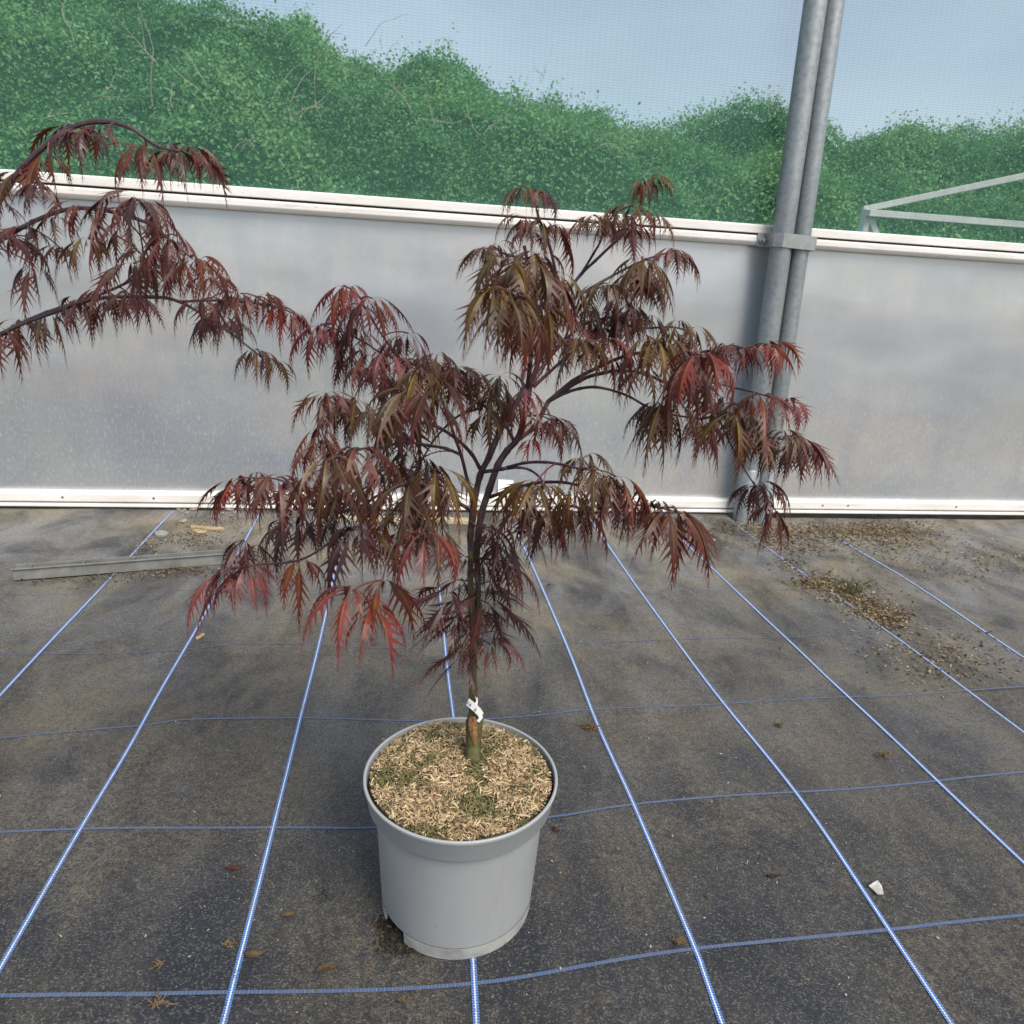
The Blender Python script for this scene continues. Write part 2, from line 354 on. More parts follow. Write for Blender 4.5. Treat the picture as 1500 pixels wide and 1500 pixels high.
# ================================================================== THE GROUND
def und(a, b):       # gentle rucks of the membrane, in wall-aligned coordinates
    return .0035*math.sin(a*5.1+1.3+.7*math.sin(b*2.1))*math.sin(b*4.3+.5) + .0016*math.sin(a*11+b*7)
gnd = pyd('ground', [(-60, -30, -.05), (60, -30, -.05), (60, 90, -.05), (-60, 90, -.05)], [(0, 1, 2, 3)],
          plain('bare_soil', (.085, .068, .047), .9, .2, .4, 14, .5)); tag(gnd, kind='structure')
mm_ = mat_membrane()
def sheet(name, poly_fn, a0, a1, b0, b1, dz, st=.025):
    na, nb = int((a1-a0)/st)+1, int((b1-b0)/st)+1
    A, B = np.meshgrid(np.linspace(a0, a1, na), np.linspace(b0, b1, nb), indexing='ij')
    Z = np.vectorize(und)(A, B) + dz
    V = np.stack([A, B, Z], -1).reshape(-1, 3); ii = np.arange(na*nb).reshape(na, nb)
    F = np.stack([ii[:-1, :-1], ii[1:, :-1], ii[1:, 1:], ii[:-1, 1:]], -1).reshape(-1, 4)
    o = npmesh(name, V, F, mm_, None, True); o.rotation_euler = (0, 0, TH); tag(o, kind='structure'); return o
edgeA = 0.5*(loc(gp(1070, 762))[0] + loc(gp(1313, 937))[0]) + .006
floor = sheet('ground_cover_sheet', None, -3.4, edgeA, -1.2, WALL-.035, 0.0)
floor2 = sheet('ground_cover_sheet', None, edgeA-.06, 4.6, -1.2, WALL-.05, -.009)

# blue marker stripes of the weave: traced over the ground, continued straight outside the picture
def stripe(pix, wd, mat, name, dz=.0016, ext=(0, 0), par=None):
    P = [loc(gp(*q)) for q in pix]
    if ext[0]: d = P[0]-P[1]; P = [P[0]+d/np.linalg.norm(d)*ext[0]] + P
    if ext[1]: d = P[-1]-P[-2]; P = P + [P[-1]+d/np.linalg.norm(d)*ext[1]]
    Q = spline([p[:2] for p in P], 12); S = [Q[0]]
    for q in Q[1:]:
        n_ = max(1, int(np.linalg.norm(q-S[-1])/.02)); s0 = S[-1]
        for t in range(1, n_+1): S.append(s0+(q-s0)*t/n_)
    v, f, uv, run = [], [], [], 0.0
    for i, q in enumerate(S):
        t = S[min(i+1, len(S)-1)]-S[max(i-1, 0)]; t = t/np.linalg.norm(t); nrm = np.array([-t[1], t[0]])
        if i: run += np.linalg.norm(q-S[i-1])
        for sgn in (1, -1):
            c = q+nrm*sgn*wd/2; v.append((c[0], c[1], und(*c)+dz)); uv.append(((1-sgn)/2, run))
        if i: k = 2*i; f.append((k-2, k-1, k+1, k))
    me = bpy.data.meshes.new(name); me.from_pydata(v, [], f); ul = me.uv_layers.new(name='UVMap')
    for l in me.loops: ul.data[l.index].uv = uv[l.vertex_index]
    o = mkobj(name, me, mat, par or floor); o.rotation_euler = (0, 0, 0); return o
ST_L, ST_C = mat_stripe(True), mat_stripe(False)
LONG = [[(70, 945), (190, 816), (254, 748)], [(120, 1215), (188, 1098), (241, 999), (314, 875), (383, 749)],
        [(327, 1500), (347, 1420), (400, 1210), (440, 1053), (467, 945), (495, 817), (512, 752)],
        [(698, 1500), (693, 1405), (681, 1220), (665, 1057), (652, 950), (634, 760)],
        [(1057, 1500), (1018, 1391), (928, 1180), (874, 1060), (829, 942), (778, 825), (748, 758)],
        [(1313, 1381), (1165, 1162), (1037, 1000), (935, 862), (880, 785), (864, 760)],
        [(1400, 1168), (1313, 1087), (1217, 998), (1150, 933), (1024, 815), (972, 762)],
        [(1420, 1014), (1313, 937), (1289, 920), (1190, 849), (1070, 763)]]
for i, q in enumerate(LONG):
    stripe(q, .0088 if i < 7 else .0076, ST_L, 'stripe', ext=(.9 if i in (2, 3, 4) else .7, 0))
CROSS = [[(90, 1459), (188, 1458), (347, 1453), (580, 1447), (696, 1440), (780, 1430), (1018, 1391), (1302, 1364), (1400, 1352)],
         [(60, 1220), (188, 1215), (400, 1210), (547, 1211), (680, 1206), (812, 1196), (928, 1180), (1165, 1162), (1313, 1149), (1440, 1136)],
         [(60, 1077), (210, 1062), (280, 1053), (440, 1053), (580, 1056), (665, 1055), (780, 1049), (874, 1040), (1068, 1030), (1241, 1022), (1313, 1019), (1420, 1012)],
         [(40, 960), (188, 955), (270, 950), (357, 943), (466, 945), (580, 950), (749, 950), (831, 942), (994, 936), (1198, 932), (1289, 926)],
         [(40, 872), (188, 868), (402, 863), (600, 868), (804, 871), (917, 870), (1000, 865), (1183, 864)],
         [(60, 806), (300, 806), (500, 808), (760, 812), (900, 812), (1040, 812), (1120, 812)]]
for i, q in enumerate(CROSS): stripe(q, (.0056, .0048, .0038, .0026, .0012, .0009)[i], ST_C, 'stripe', .0012 if i < 4 else .0009, (1.3, 0 if i > 2 else .5))
stripe([(1232, 788), (1312, 835), (1420, 905)], .010, ST_L, 'stripe', -.0076, (0, .6), floor2)
stripe([(1238, 877), (1251, 886)], .010, ST_L, 'stripe', -.0074, (0, 0), floor2)

# ================================================================== THE SIDE WALL (its own local x runs along the wall)
wall = empty('tunnel_side_wall', e2*WALL, TH)
tag(wall, 'polytunnel side wall with white rails, cloudy film skirt and green windbreak mesh above', 'wall')
XA, XB = -4.2, 4.6
def wallz(px, py, off=0.0): return wp(px, py, off)[2]
zt, zg, zb = 1.172, 1.137, 1.096
def prof(name, pts, mat, par, bw=.002):      # extrude a y/z outline along the wall
    n = len(pts); v = [(XA, y, z) for y, z in pts] + [(XB, y, z) for y, z in pts]
    f = [(i, (i+1) % n, n+(i+1) % n, n+i) for i in range(n)] + [tuple(reversed(range(n))), tuple(range(n, 2*n))]
    o = pyd(name, v, f, mat, par); bm = bmesh.new(); bm.from_mesh(o.data); bmesh.ops.recalc_face_normals(bm, faces=bm.faces); bm.to_mesh(o.data); bm.free()
    return bevel(o, bw)
tr = empty('top_rail'); tr.parent = wall
prof('rail_strip', [(-.034, zg+.003), (-.034, zt-.004), (-.026, zt), (.012, zt), (.012, zg+.003)], RAIL, tr)
prof('rail_strip', [(-.030, zb+.006), (-.036, zb+.014), (-.036, zg-.010), (-.029, zg-.004), (.010, zg-.004), (.010, zb), (-.024, zb)], RAIL, tr)
prof('rail_gap_shade', [(-.018, zg-.003), (-.018, zg+.002), (.006, zg+.002), (.006, zg-.003)], plain('gap_shade_black', (.02, .018, .016), .8, .2), tr, .0004)  # dark strip standing in for the shade in the gap between the rail strips
br = empty('base_rail'); br.parent = wall
prof('rail_strip', [(-.030, .026), (-.034, .030), (-.034, .058), (-.028, .066), (.010, .066), (.010, .026)], RAIL, br)
prof('rail_strip', [(-.042, .010), (-.042, .018), (-.024, .021), (.008, .021), (.008, .010)], RAIL, br)
SCR = plain('dark_screw', (.05, .042, .036), .6, .4)
for (px, py) in ((224, 731), (345, 734), (1205, 751), (1242, 752), (820, 746), (90, 729), (1400, 756)):
    q = loc(wp(px, py, .044)); mb = MB(); mb.tube([(q[0], -.0345, .045), (q[0], -.0365, .045)], .0038, 8); mb.build('screw', SCR, br)
fm = mat_film()
nx, nz_ = 120, 30; A, B = np.meshgrid(np.linspace(XA, XB, nx), np.linspace(.05, zb+.008, nz_), indexing='ij')
Yf = np.vectorize(lambda a, b: .004*noise.noise(Vector((a*1.6, b*3.1, 2.2))) + .002*noise.noise(Vector((a*5, b*9, 7.2))))(A, B)
Vf = np.stack([A, Yf, B], -1).reshape(-1, 3); ii = np.arange(nx*nz_).reshape(nx, nz_)
Ff = np.stack([ii[:-1, :-1], ii[1:, :-1], ii[1:, 1:], ii[:-1, 1:]], -1).reshape(-1, 4)
npmesh('film_panel', Vf, Ff, fm, wall, True)
pyd('mesh_panel', [(XA, -.004, zt-.02), (XB, -.004, zt-.02), (XB, -.004, 3.6), (XA, -.004, 3.6)], [(0, 1, 2, 3)], mat_mesh(), wall)

# ---- the two galvanised poles and their clamp
def pole(pa, pb, rad, off, label, sleeve_y):
    a, b = wp(*pa, off), wp(*pb, off); d = (b-a)/np.linalg.norm(b-a)
    base = a - d*(a[2]+.03)/d[2]; top = a + d*(3.4-a[2])/d[2]
    o = empty('steel_pole', (base[0], base[1], 0)); tag(o, label, 'pole', 'poles by the wall')
    mb = MB(); mb.tube([Vector(base-np.array(o.location)), Vector(top-np.array(o.location))], rad, 32); mb.build('tube', GALV, o, True)
    s = wp(pa[0]+(pb[0]-pa[0])*(sleeve_y-pa[1])/(pb[1]-pa[1]), sleeve_y, off)
    mb = MB(); mb.tube([Vector(base-np.array(o.location)), Vector(s-d*.004-np.array(o.location)), Vector(s-np.array(o.location))], [rad+.0035, rad+.0035, rad+.001], 32); mb.build('ground_sleeve', GALV, o, True)
    for oo in o.children:
        for p in oo.data.polygons: p.use_smooth = len(p.vertices) == 4
    return a, d
rp1 = .5*31*pxm(wp(1148, 350, .09)); rp2 = .5*26*pxm(wp(1175, 350, .09))
a1, d1 = pole((1091, 740), (1195, 0), rp1, .084, 'thicker left galvanised steel pole with a clamp round it', 686)
a2, d2 = pole((1119, 740), (1223, 0), rp2, .082, 'thinner right galvanised steel pole touching the thicker pole', 686)
# clamp: strap round both poles with a flange and bolt on the left
cl = empty('pole_clamp', wp(1148, 353, .084), TH); tag(cl, 'grey steel strap clamp with bolt binding both poles to top rail', 'clamp')
c0 = np.array(cl.location); s2 = loc(wp(1176, 356, .082)-0) - loc(c0)
CM = plain('clamp_zinc', (.30, .315, .31), .5, .5, .15, 40, .1, .6)
def strap(z0, z1, t=.003):
    xa, xb = -rp1-.001, s2[0]+rp2+.002; yf = -rp1-.002
    out = [(xa-.052, .040), (xa-.052+.0, .040-t), (xa-.012, .030), (xa-.002, .0), (xa+.006, yf+.010), (xa+.020, yf), (xb-.014, yf+.006), (xb, -.006), (xb+.004, .030), (xb+.022, .040)]
    out = [(xa-.045, .046), (xa-.010, .046), (xa-.008, yf+.022), (xa+.016, yf-.001), (xb-.010, yf+.004), (xb+.002, yf+.018), (xb+.003, .046), (xb+.016, .046)]
    v, f = [], []
    for i, (x, y) in enumerate(out):
        q = Vector(out[min(i+1, len(out)-1)])-Vector(out[max(i-1, 0)]); q.normalize(); nn = Vector((q.y, -q.x))
        for (tt, z) in ((0, z0), (t, z0), (t, z1), (0, z1)): v.append((x+nn.x*tt, y+nn.y*tt, z-.04*(x)))
    for i in range(len(out)-1):
        for j in range(4): f.append((4*i+j, 4*i+(j+1) % 4, 4*i+4+(j+1) % 4, 4*i+4+j))
    f += [(0, 1, 2, 3), tuple(4*(len(out)-1)+j for j in (3, 2, 1, 0))]
    return v, f
v, f = strap(-.026, .024); so = pyd('strap', v, f, CM, cl); bm = bmesh.new(); bm.from_mesh(so.data); bmesh.ops.recalc_face_normals(bm, faces=bm.faces); bm.to_mesh(so.data); bm.free(); bevel(so, .0012)
mb = MB(); bx = -rp1-.030
mb.tube([(bx, .048, 0), (bx, .036, 0)], .0115, 6); mb.tube([(bx, .038, 0), (bx, .018, 0)], .005, 12); mb.build('bolt', GALV, cl)

# ================================================================== OUTSIDE: bank of brambles, dead canes, trestle
SIL = [(-250, -190), (-60, -120), (60, -75), (188, -35), (300, -10), (380, 4), (420, 12), (468, 40), (500, 70), (560, 76), (632, 86), (680, 114), (720, 131), (770, 130), (830, 146), (872, 156), (900, 161), (960, 161), (1000, 176), (1050, 166), (1140, 160), (1210, 176), (1313, 181), (1420, 188), (1560, 196), (1800, 200)]
RIDGE = 9.6
ra = [(loc(hit(x, y, e2, RIDGE))[0], hit(x, y, e2, RIDGE)[2]) for x, y in SIL]
ra_x = [a for a, _ in ra]; ra_z = [z for _, z in ra]
def bank_h(a, b):            # a along the wall, b distance along e2
    top = np.interp(a, ra_x, ra_z)-.16; t = np.clip((b-4.7)/(RIDGE-4.7), 0, 1)
    return top*(1-(1-t)**1.55)
def lump(a, b, s=1.0): return noise.noise(Vector((a*.85*s, b*.85*s, 3.1)))*.46 + noise.noise(Vector((a*2.3*s, b*2.3*s, 9.4)))*.24
na, nb = 130, 46; ga = np.linspace(-15, 17, na); gb = np.linspace(4.4, 14, nb); V = []
for a in ga:
    for b in gb: V.append(wld(a, b, bank_h(a, b) + (lump(a, b)-.21 if b > 4.9 else -.05)*min(1, max(0, (b-4.6)/.8)) - .02))
ii = np.arange(na*nb).reshape(na, nb); F = np.stack([ii[:-1, :-1], ii[1:, :-1], ii[1:, 1:], ii[:-1, 1:]], -1).reshape(-1, 4)
bank = npmesh('bank', np.array(V), F, plain('undergrowth_recess_shade', (.020, .045, .018), .9, .1, .5, 3.5, .6), None, True); tag(bank, kind='structure')  # dark base colour paints the shaded recesses between the leaves
def mat_bramble():
    k = Mat('bramble_leaf', .5, .35); at = k.node('ShaderNodeAttribute'); at.attribute_name = 'lf'; sp = k.node('ShaderNodeSeparateColor'); k.l.new(at.outputs['Color'], sp.inputs[0])
    c = k.ramp(sp.outputs[0], [(.0, (.050, .140, .058)), (.40, (.125, .290, .105)), (.75, (.200, .385, .135)), (1, (.30, .44, .18))]); k.col(c)
    tr_ = k.node('ShaderNodeBsdfTranslucent'); k.l.new(c, tr_.inputs['Color']); ms = k.node('ShaderNodeMixShader'); ms.inputs[0].default_value = .3
    k.l.new(k.b.outputs[0], ms.inputs[1]); k.l.new(tr_.outputs[0], ms.inputs[2]); k.l.new(ms.outputs[0], k.out.inputs['Surface']); return k.m
NL = 520000
pa = nrg.uniform(-10.5, 12, NL); pb = 4.8 + (RIDGE+.7-4.8)*nrg.random(NL)**.8
lumpv = np.array([lump(a, b) for a, b in zip(pa, pb)]); clump = np.array([noise.noise(Vector((a*1.5, b*1.5, 21.7))) for a, b in zip(pa, pb)])
hz = bank_h(pa, pb) + lumpv - .19 + .02 + np.abs(nrg.normal(0, .07, NL))*(1+.8*(clump > .2))
P0 = np.outer(pa, e1) + np.outer(pb, e2); P0[:, 2] = hz
sz = nrg.uniform(.008, .023, NL)*np.where(clump > .1, 1.05, .90)
nrm = nrg.normal(0, 1, (NL, 3))*1.0 + np.array([0, -.35, .85]); nrm /= np.linalg.norm(nrm, axis=1)[:, None]
tv = np.cross(nrm, nrg.normal(0, 1, (NL, 3))); tv /= np.linalg.norm(tv, axis=1)[:, None]; bv = np.cross(nrm, tv)
cs = [(-1.0, 0, 0), (-.1, -.62, .10), (1.15, 0, -.22), (-.1, .62, .10)]
Vb = np.stack([P0 + (tv*x + bv*y + nrm*z)*sz[:, None] for x, y, z in cs], 1).reshape(-1, 3)
q0 = np.arange(NL)*4; Fb = np.stack([q0, q0+1, q0+2, q0+3], 1)
cv = np.clip(.46 + .42*clump + nrg.normal(0, .18, NL), 0, 1); at_ = np.repeat(np.stack([cv, cv, cv, np.ones(NL)], 1), 4, 0)
br_ = npmesh('bramble_scrub', Vb, Fb, mat_bramble(), None, False, at_); tag(br_, 'dense green bramble scrub covering the bank beyond the mesh', 'scrub', kind='stuff')
# pale dead canes arching out of the scrub
mb = MB(); CAN = [(215, 150, 90), (240, 90, 80), (262, 155, 50), (300, 130, 40), (400, 160, 60), (415, 175, 70), (440, 170, 90), (455, 160, 60), (345, 190, 40), (350, 215, 50), (590, 150, 40), (600, 160, 45), (560, 160, 35), (640, 180, 40), (470, 60, 35), (520, 130, 40), (535, 75, 50), (563, 70, 30), (790, 120, 35), (800, 118, 30), (700, 200, 40), (980, 190, 30), (1130, 165, 25), (110, 60, 80), (140, 150, 60), (60, 180, 60), (760, 160, 40), (880, 215, 40)]
for (cx, cy, ln) in CAN:
    for r_ in range(rng.choice([1, 1, 2])):
        # walk the sight line until it meets the scrub
        dd = ray(cx+rng.uniform(-12, 12), cy+rng.uniform(-8, 8)); t = 5.0
        while t < 11:
            P = CAM+dd*t; q = loc(P)
            if P[2] < bank_h(q[0], q[1])+lump(q[0], q[1])-.12: break
            t += .05
        P = CAM+dd*(t-.10); s = ln*pxm(P)*rng.uniform(.7, 1.5); aa = rng.uniform(-1.3, 1.3); p_ = Vector(P); pts = [p_]
        for j in range(7): aa += rng.gauss(.10, .22); p_ = p_+Vector((math.sin(aa), rng.gauss(-.1, .2), math.cos(aa)*.9))*s/6; pts.append(p_)
        mb.tube(pts, [.0052*(1-.8*i/len(pts)) for i in range(len(pts))], 4)
        for j in (2, 4):
            if rng.random() < .6:
                b_ = rng.choice([-1, 1])*rng.uniform(.5, 1.1); d_ = (pts[j+1]-pts[j]); q_ = Matrix.Rotation(b_, 3, 'Y') @ d_; mb.tube([pts[j], pts[j]+q_*.9, pts[j]+q_*1.7+Vector((0, 0, -.05*s))], [.0035, .0026, .001], 4)
cn_ = mb.build('dead_cane', plain('dead_cane', (.40, .35, .27), .8, .2, .3), br_); cn_['kind'] = 'stuff'

TW = plain('white_trestle_paint', (.66, .66, .64), .55, .3, .12, 20)
def bar(name, pts, sx_, sy_, par, mat):       # straight bar between two points with a rectangular section
    a, b = Vector(pts[0]), Vector(pts[1]); t = (b-a).normalized(); s_ = Vector(e1) if abs(t.dot(Vector(e1))) < .7 else Vector((0, 0, 1)); u_ = t.cross(s_).normalized(); s_ = u_.cross(t)
    v = []
    for p in (a, b):
        for (i, j) in ((-1, -1), (1, -1), (1, 1), (-1, 1)): v.append(tuple(p+s_*i*sx_/2+u_*j*sy_/2))
    o = pyd(name, v, [(0, 1, 2, 3), (7, 6, 5, 4), (0, 4, 5, 1), (1, 5, 6, 2), (2, 6, 7, 3), (3, 7, 4, 0)], mat, par); return bevel(o, .003)
TB = 4.1
def ob(x, y, b=TB): return hit(x, y, e2, b)
t0 = ob(1268, 330); tb = empty('timber_trestle', (t0[0], t0[1], 0)); tag(tb, 'white braced trestle frame standing outside the mesh at right', 'trestle')
o0 = np.array(tb.location)
def tbar(n, a, b, w1, w2): return bar(n, [np.array(a)-o0, np.array(b)-o0], w1, w2, tb, TW)
pt = ob(1269, 312); rr_ = loc(pt)
tbar('post', wld(rr_[0], TB, 0), wld(rr_[0], TB, rr_[2]+.02), .035, .05)
tbar('post', wld(rr_[0]+1.25, TB, 0), wld(rr_[0]+1.25, TB, rr_[2]+.02), .035, .05)
tbar('beam', wld(rr_[0]-.02, TB-.046, rr_[2]-.005), wld(rr_[0]+1.3, TB-.046, rr_[2]-.005), .036, .04)
tbar('brace', wld(rr_[0]+.03, TB-.005, rr_[2]-.04), wld(rr_[0]+.42, TB-.005, rr_[2]-.62), .034, .036)
tbar('top_beam', wld(rr_[0]-.005, TB+.035, rr_[2]+.02), wld(rr_[0]+1.3, TB-.25, rr_[2]+.36), .034, .045)

# ================================================================== POT AND MULCH
POTX, POTY = -.0575*.9, .9839*.9
PH, PR, PB = .225, .1396, .1130
POTM, FOOTM = mat_pot(), mat_potfoot()
pot_z = und(*loc(np.array([POTX, POTY, 0]))[:2])
def make_pot(p, label):
    o = empty('plant_pot', p, .3); tag(o, label, 'pot', 'plant pots')
    zc = PH-.038                                   # lower edge of the collar
    rb = lambda z: PB + (.1240-PB)*z/PH
    mb = MB(); mb.lathe([(rb(.022)-.0005, .022), (rb(.022), .0235), (rb(zc-.004), zc-.004), (rb(zc)+.001, zc)], 96); mb.build('body', POTM, o, True)
    mb = MB(); mb.lathe([(rb(zc)+.0008, zc-.0005), (PR-.0085, zc), (PR-.0062, zc+.003), (PR-.0025, PH-.008), (PR-.0012, PH-.0065), (PR, PH-.004), (PR, PH-.001), (PR-.0012, PH), (PR-.003, PH), (PR-.0042, PH-.001), (PR-.0060, PH-.030)], 96); mb.build('rim', POTM, o, True)
    # foot ring with drainage notches; one faces the camera's lower left
    n0 = math.radians(221) - .3; notch = [n0, n0+math.pi]; hw = math.radians(13)
    for i in range(2):
        a0, a1 = notch[i]+hw, notch[(i+1) % 2]-hw
        if a1 < a0: a1 += 2*math.pi
        mb = MB(); pr = [(rb(0)-.003, .024), (rb(0)-.003, .0005), (rb(0)-.0012, 0), (rb(0), .0015), (rb(.022)+.0004, .021), (rb(.022)+.0004, .0225)]
        mb.lathe(pr, 40, 0, a0, a1)
        k = len(pr); mb.f.append(tuple(range(k))); mb.mi.append(0); mb.f.append(tuple(40*k+j for j in reversed(range(k)))); mb.mi.append(0)
        mb.build('foot', FOOTM, o, False)
    mb = MB(); mb.lathe([(.0001, .016), (rb(.02)-.004, .016), (rb(.02)-.002, .03)], 48); mb.build('base_plate', plain('dark_pot_inside', (.05, .052, .055), .8, .2), o, True)
    return o
pot = make_pot((POTX, POTY, pot_z), 'large grey plastic pot holding the red maple')
SOILZ = pot_z + PH - .0085
def make_mulch(cx, cy, label, n, detailed=True):
    rs = PR-.0066
    o = empty('mulch', (cx, cy, SOILZ)); tag(o, label, 'mulch', None, 'stuff')
    mb = MB(); rings = 14; seg = 56; hs = lambda x, y: .006*noise.noise(Vector((x*18+cx*9, y*18, 1.7))) + .004*noise.noise(Vector((x*55, y*55, 4.1))) + .009*max(0, 1-(x*x+y*y)/(rs*rs))**.5
    mb.v.append((0, 0, hs(0, 0)))
    for i in range(1, rings+1):
        for j in range(seg):
            a = 2*math.pi*j/seg; r = rs*i/rings; x, y = r*math.cos(a), r*math.sin(a); mb.v.append((x, y, hs(x, y)-(.006 if i == rings else 0)))
    for j in range(seg): mb.f.append((0, 1+j, 1+(j+1) % seg)); mb.mi.append(0)
    for i in range(rings-1):
        for j in range(seg): mb.f.append((1+i*seg+j, 1+(i+1)*seg+j, 1+(i+1)*seg+(j+1) % seg, 1+i*seg+(j+1) % seg)); mb.mi.append(0)
    mb.build('soil', plain('dark_compost', (.052, .042, .028), .95, .15, .6, 160, .8), o, True)
    # straw, bark and moss bits
    V, F, A = [], [], []
    for k in range(n):
        r = (rs-.003)*math.sqrt(rng.random()); a = rng.uniform(0, 2*math.pi); x, y = r*math.cos(a), r*math.sin(a)
        zone = noise.noise(Vector((x*22, y*22, 8.8+cx))) + .6*noise.noise(Vector((x*60, y*60, 2.8)))
        moss = zone < -.36+.70*rng.random()-.1
        if moss: L, W, c = rng.uniform(.0025, .007), rng.uniform(.0009, .002), rng.uniform(.0, .30)
        else:
            L, W, c = rng.uniform(.003, .010), rng.uniform(.0008, .0024), rng.uniform(.40, .95)
            if rng.random() < .09: L *= 1.9; W *= 1.5
            if rng.random() < .22: c = rng.uniform(.30, .45)
        L = min(L, max(.003, (rs-.001-r)*1.9)); yaw = rng.uniform(0, 2*math.pi); tl = rng.gauss(0, .30) if not moss else rng.gauss(0, .6)
        d = Vector((math.cos(yaw)*math.cos(tl), math.sin(yaw)*math.cos(tl), math.sin(tl))); s_ = d.cross(Vector((rng.gauss(0, .5), rng.gauss(0, .5), 1))).normalized(); n_ = s_.cross(d)
        p = Vector((x, y, hs(x, y)+rng.uniform(.0006, .0042))); b = len(V); bend = rng.uniform(-.12, .12)*L
        for t, wv in ((-.5, .55), (.05, 1), (.5, .5)):
            q = p+d*L*t+n_*(bend if t == .05 else 0)
            for sg, hh in ((-1, 0), (0, .55), (1, 0)): V.append(q+s_*W*.5*sg*wv+n_*W*hh*wv)
        for i in (0, 3):
            F += [(b+i, b+i+1, b+i+4, b+i+3), (b+i+1, b+i+2, b+i+5, b+i+4)]
        A += [(c, rng.random(), 0, 1)]*9
    k = Mat('straw_and_moss', .8, .2); at = k.node('ShaderNodeAttribute'); at.attribute_name = 'lf'; sp = k.node('ShaderNodeSeparateColor'); k.l.new(at.outputs['Color'], sp.inputs[0])
    cc = k.ramp(sp.outputs[0], [(0, (.075, .078, .030)), (.22, (.24, .22, .095)), (.33, (.10, .066, .038)), (.45, (.27, .18, .095)), (.7, (.46, .34, .19)), (1, (.66, .54, .36))]); k.col(cc)
    b_ = npmesh('straw', np.array([tuple(v) for v in V]), np.array(F), k.m, o, False, np.array(A)); b_['kind'] = 'stuff'
    return o
make_mulch(POTX, POTY, 'tan straw and moss mulch filling the grey pot', 12500)

# ================================================================== MAPLES
class Tree:
    def __init__(s, base, label):
        s.o = empty('maple_tree', base); s.base = np.array(base); tag(s.o, label, 'tree', 'potted maples'); s.sk = []   # skeleton: (P, px, py, depth, dirn)
    def add_sk(s, P, px, d): s.sk.append((np.asarray(P, float), px[0], px[1], d))
    def limb(s, pts, r0, r1, name='branch', mat=None, n=7, wig=.0, sk=True):
        """pts: (px, py, depth)"""
        q = spline([np.array(p, float) for p in pts], 5); P = [tp(a, b, c) for a, b, c in q]; k = len(P); rad = []
        for i in range(k):
            r = r0+(r1-r0)*i/(k-1); r *= 1+.10*noise.noise(Vector(P[i])*60); rad.append(r*(1.0 if i % 5 else 1.14))
            if sk: s.add_sk(P[i], (q[i][0], q[i][1]), q[i][2])
        mb = MB(); mb.tube([Vector(p-s.base) for p in P], rad, n); return mb.build(name, mat or WOOD, s.o, True)

def leaf_geom(rg, psi, size, nl, spread, e_in, droop, width):
    """a dissected, drooping palmate leaf about the origin; returns verts, faces (quads, degenerate avoided), attrs"""
    V, F, A = [], [], []; seg = 11
    for k in range(nl):
        u = (k/(nl-1))*2-1; a = psi + spread*u + rg.gauss(0, .17)
        ln = size*(1-.50*abs(u)**1.7)*rg.uniform(.78, 1.16); h = np.array([math.cos(a), math.sin(a), 0])
        ei = e_in + rg.gauss(0, .24); eo = -droop + rg.gauss(0, .16); p_ = rg.uniform(.45, .75); curl = rg.gauss(0, .45); rnd = rg.random()
        wm = ln*width*rg.uniform(.80, 1.2); tw = rg.gauss(0, .65); side0 = np.array([-math.sin(a), math.cos(a), 0]); fold = rg.uniform(.2, 1.0)
        mids, sides, ups = [np.zeros(3)], [], []
        for i in range(seg+1):
            t = i/seg; e = ei+(eo-ei)*min(1, max(0.0, t*1.25)**p_); az_ = curl*t*t; hh = np.array([math.cos(a+az_), math.sin(a+az_), 0])
            d = hh*math.cos(e)+np.array([0, 0, math.sin(e)]); nn = -hh*math.sin(e)*1.0+np.array([0, 0, math.cos(e)])
            sd_ = np.cross(nn, d); tt = tw*(.3+t); sd_ = sd_*math.cos(tt)+nn*math.sin(tt); nu = np.cross(d, sd_)
            sides.append(sd_); ups.append(nu)
            if i < seg: mids.append(mids[-1]+d*ln/seg)
        def shp(t):
            if t < .14: return .05+.2*t
            if t < .44: x = (t-.14)/.30; return .078+.92*(x*x*(3-2*x))
            x = (t-.44)/.56; return max(.025, max(0.0, 1-x)**1.7)
        b = len(V)
        for i in range(seg+1):
            t = i/seg; w_ = wm*shp(t)
            V.append(mids[i]); A.append((0, t, rnd))
            for sg in (-1, 1):
                V.append(mids[i]+sides[i]*sg*w_*.36-ups[i]*fold*w_*.40); A.append((.55, t, rnd))
        for i in range(seg):
            o_ = b+3*i
            F.append((o_, o_+1, o_+4, o_+3)); F.append((o_, o_+3, o_+5, o_+2))
            t = (i+.5)/seg
            if i >= 2:                                    # forward-pointing cut teeth on each margin
                for sg, c in ((-1, 1), (1, 2)):
                    w_ = wm*shp(t)*rg.uniform(.95, 1.65)+wm*.09; fw = rg.uniform(.7, 1.5)
                    tip = mids[i]+(mids[i+1]-mids[i])*(1.0+1.15*fw)*.9+sides[i]*sg*w_-ups[i]*fold*w_*.9
                    n_ = len(V); V.append(tip); A.append((1.0, min(1, t+.1), rnd))
                    m_ = len(V); V.append(V[o_+c]*.45+V[o_+3+c]*.55); A.append((.6, t, rnd))
                    F.append((o_+c, n_, m_, m_) if sg > 0 else (o_+c, m_, n_, n_))
    return V, F, A
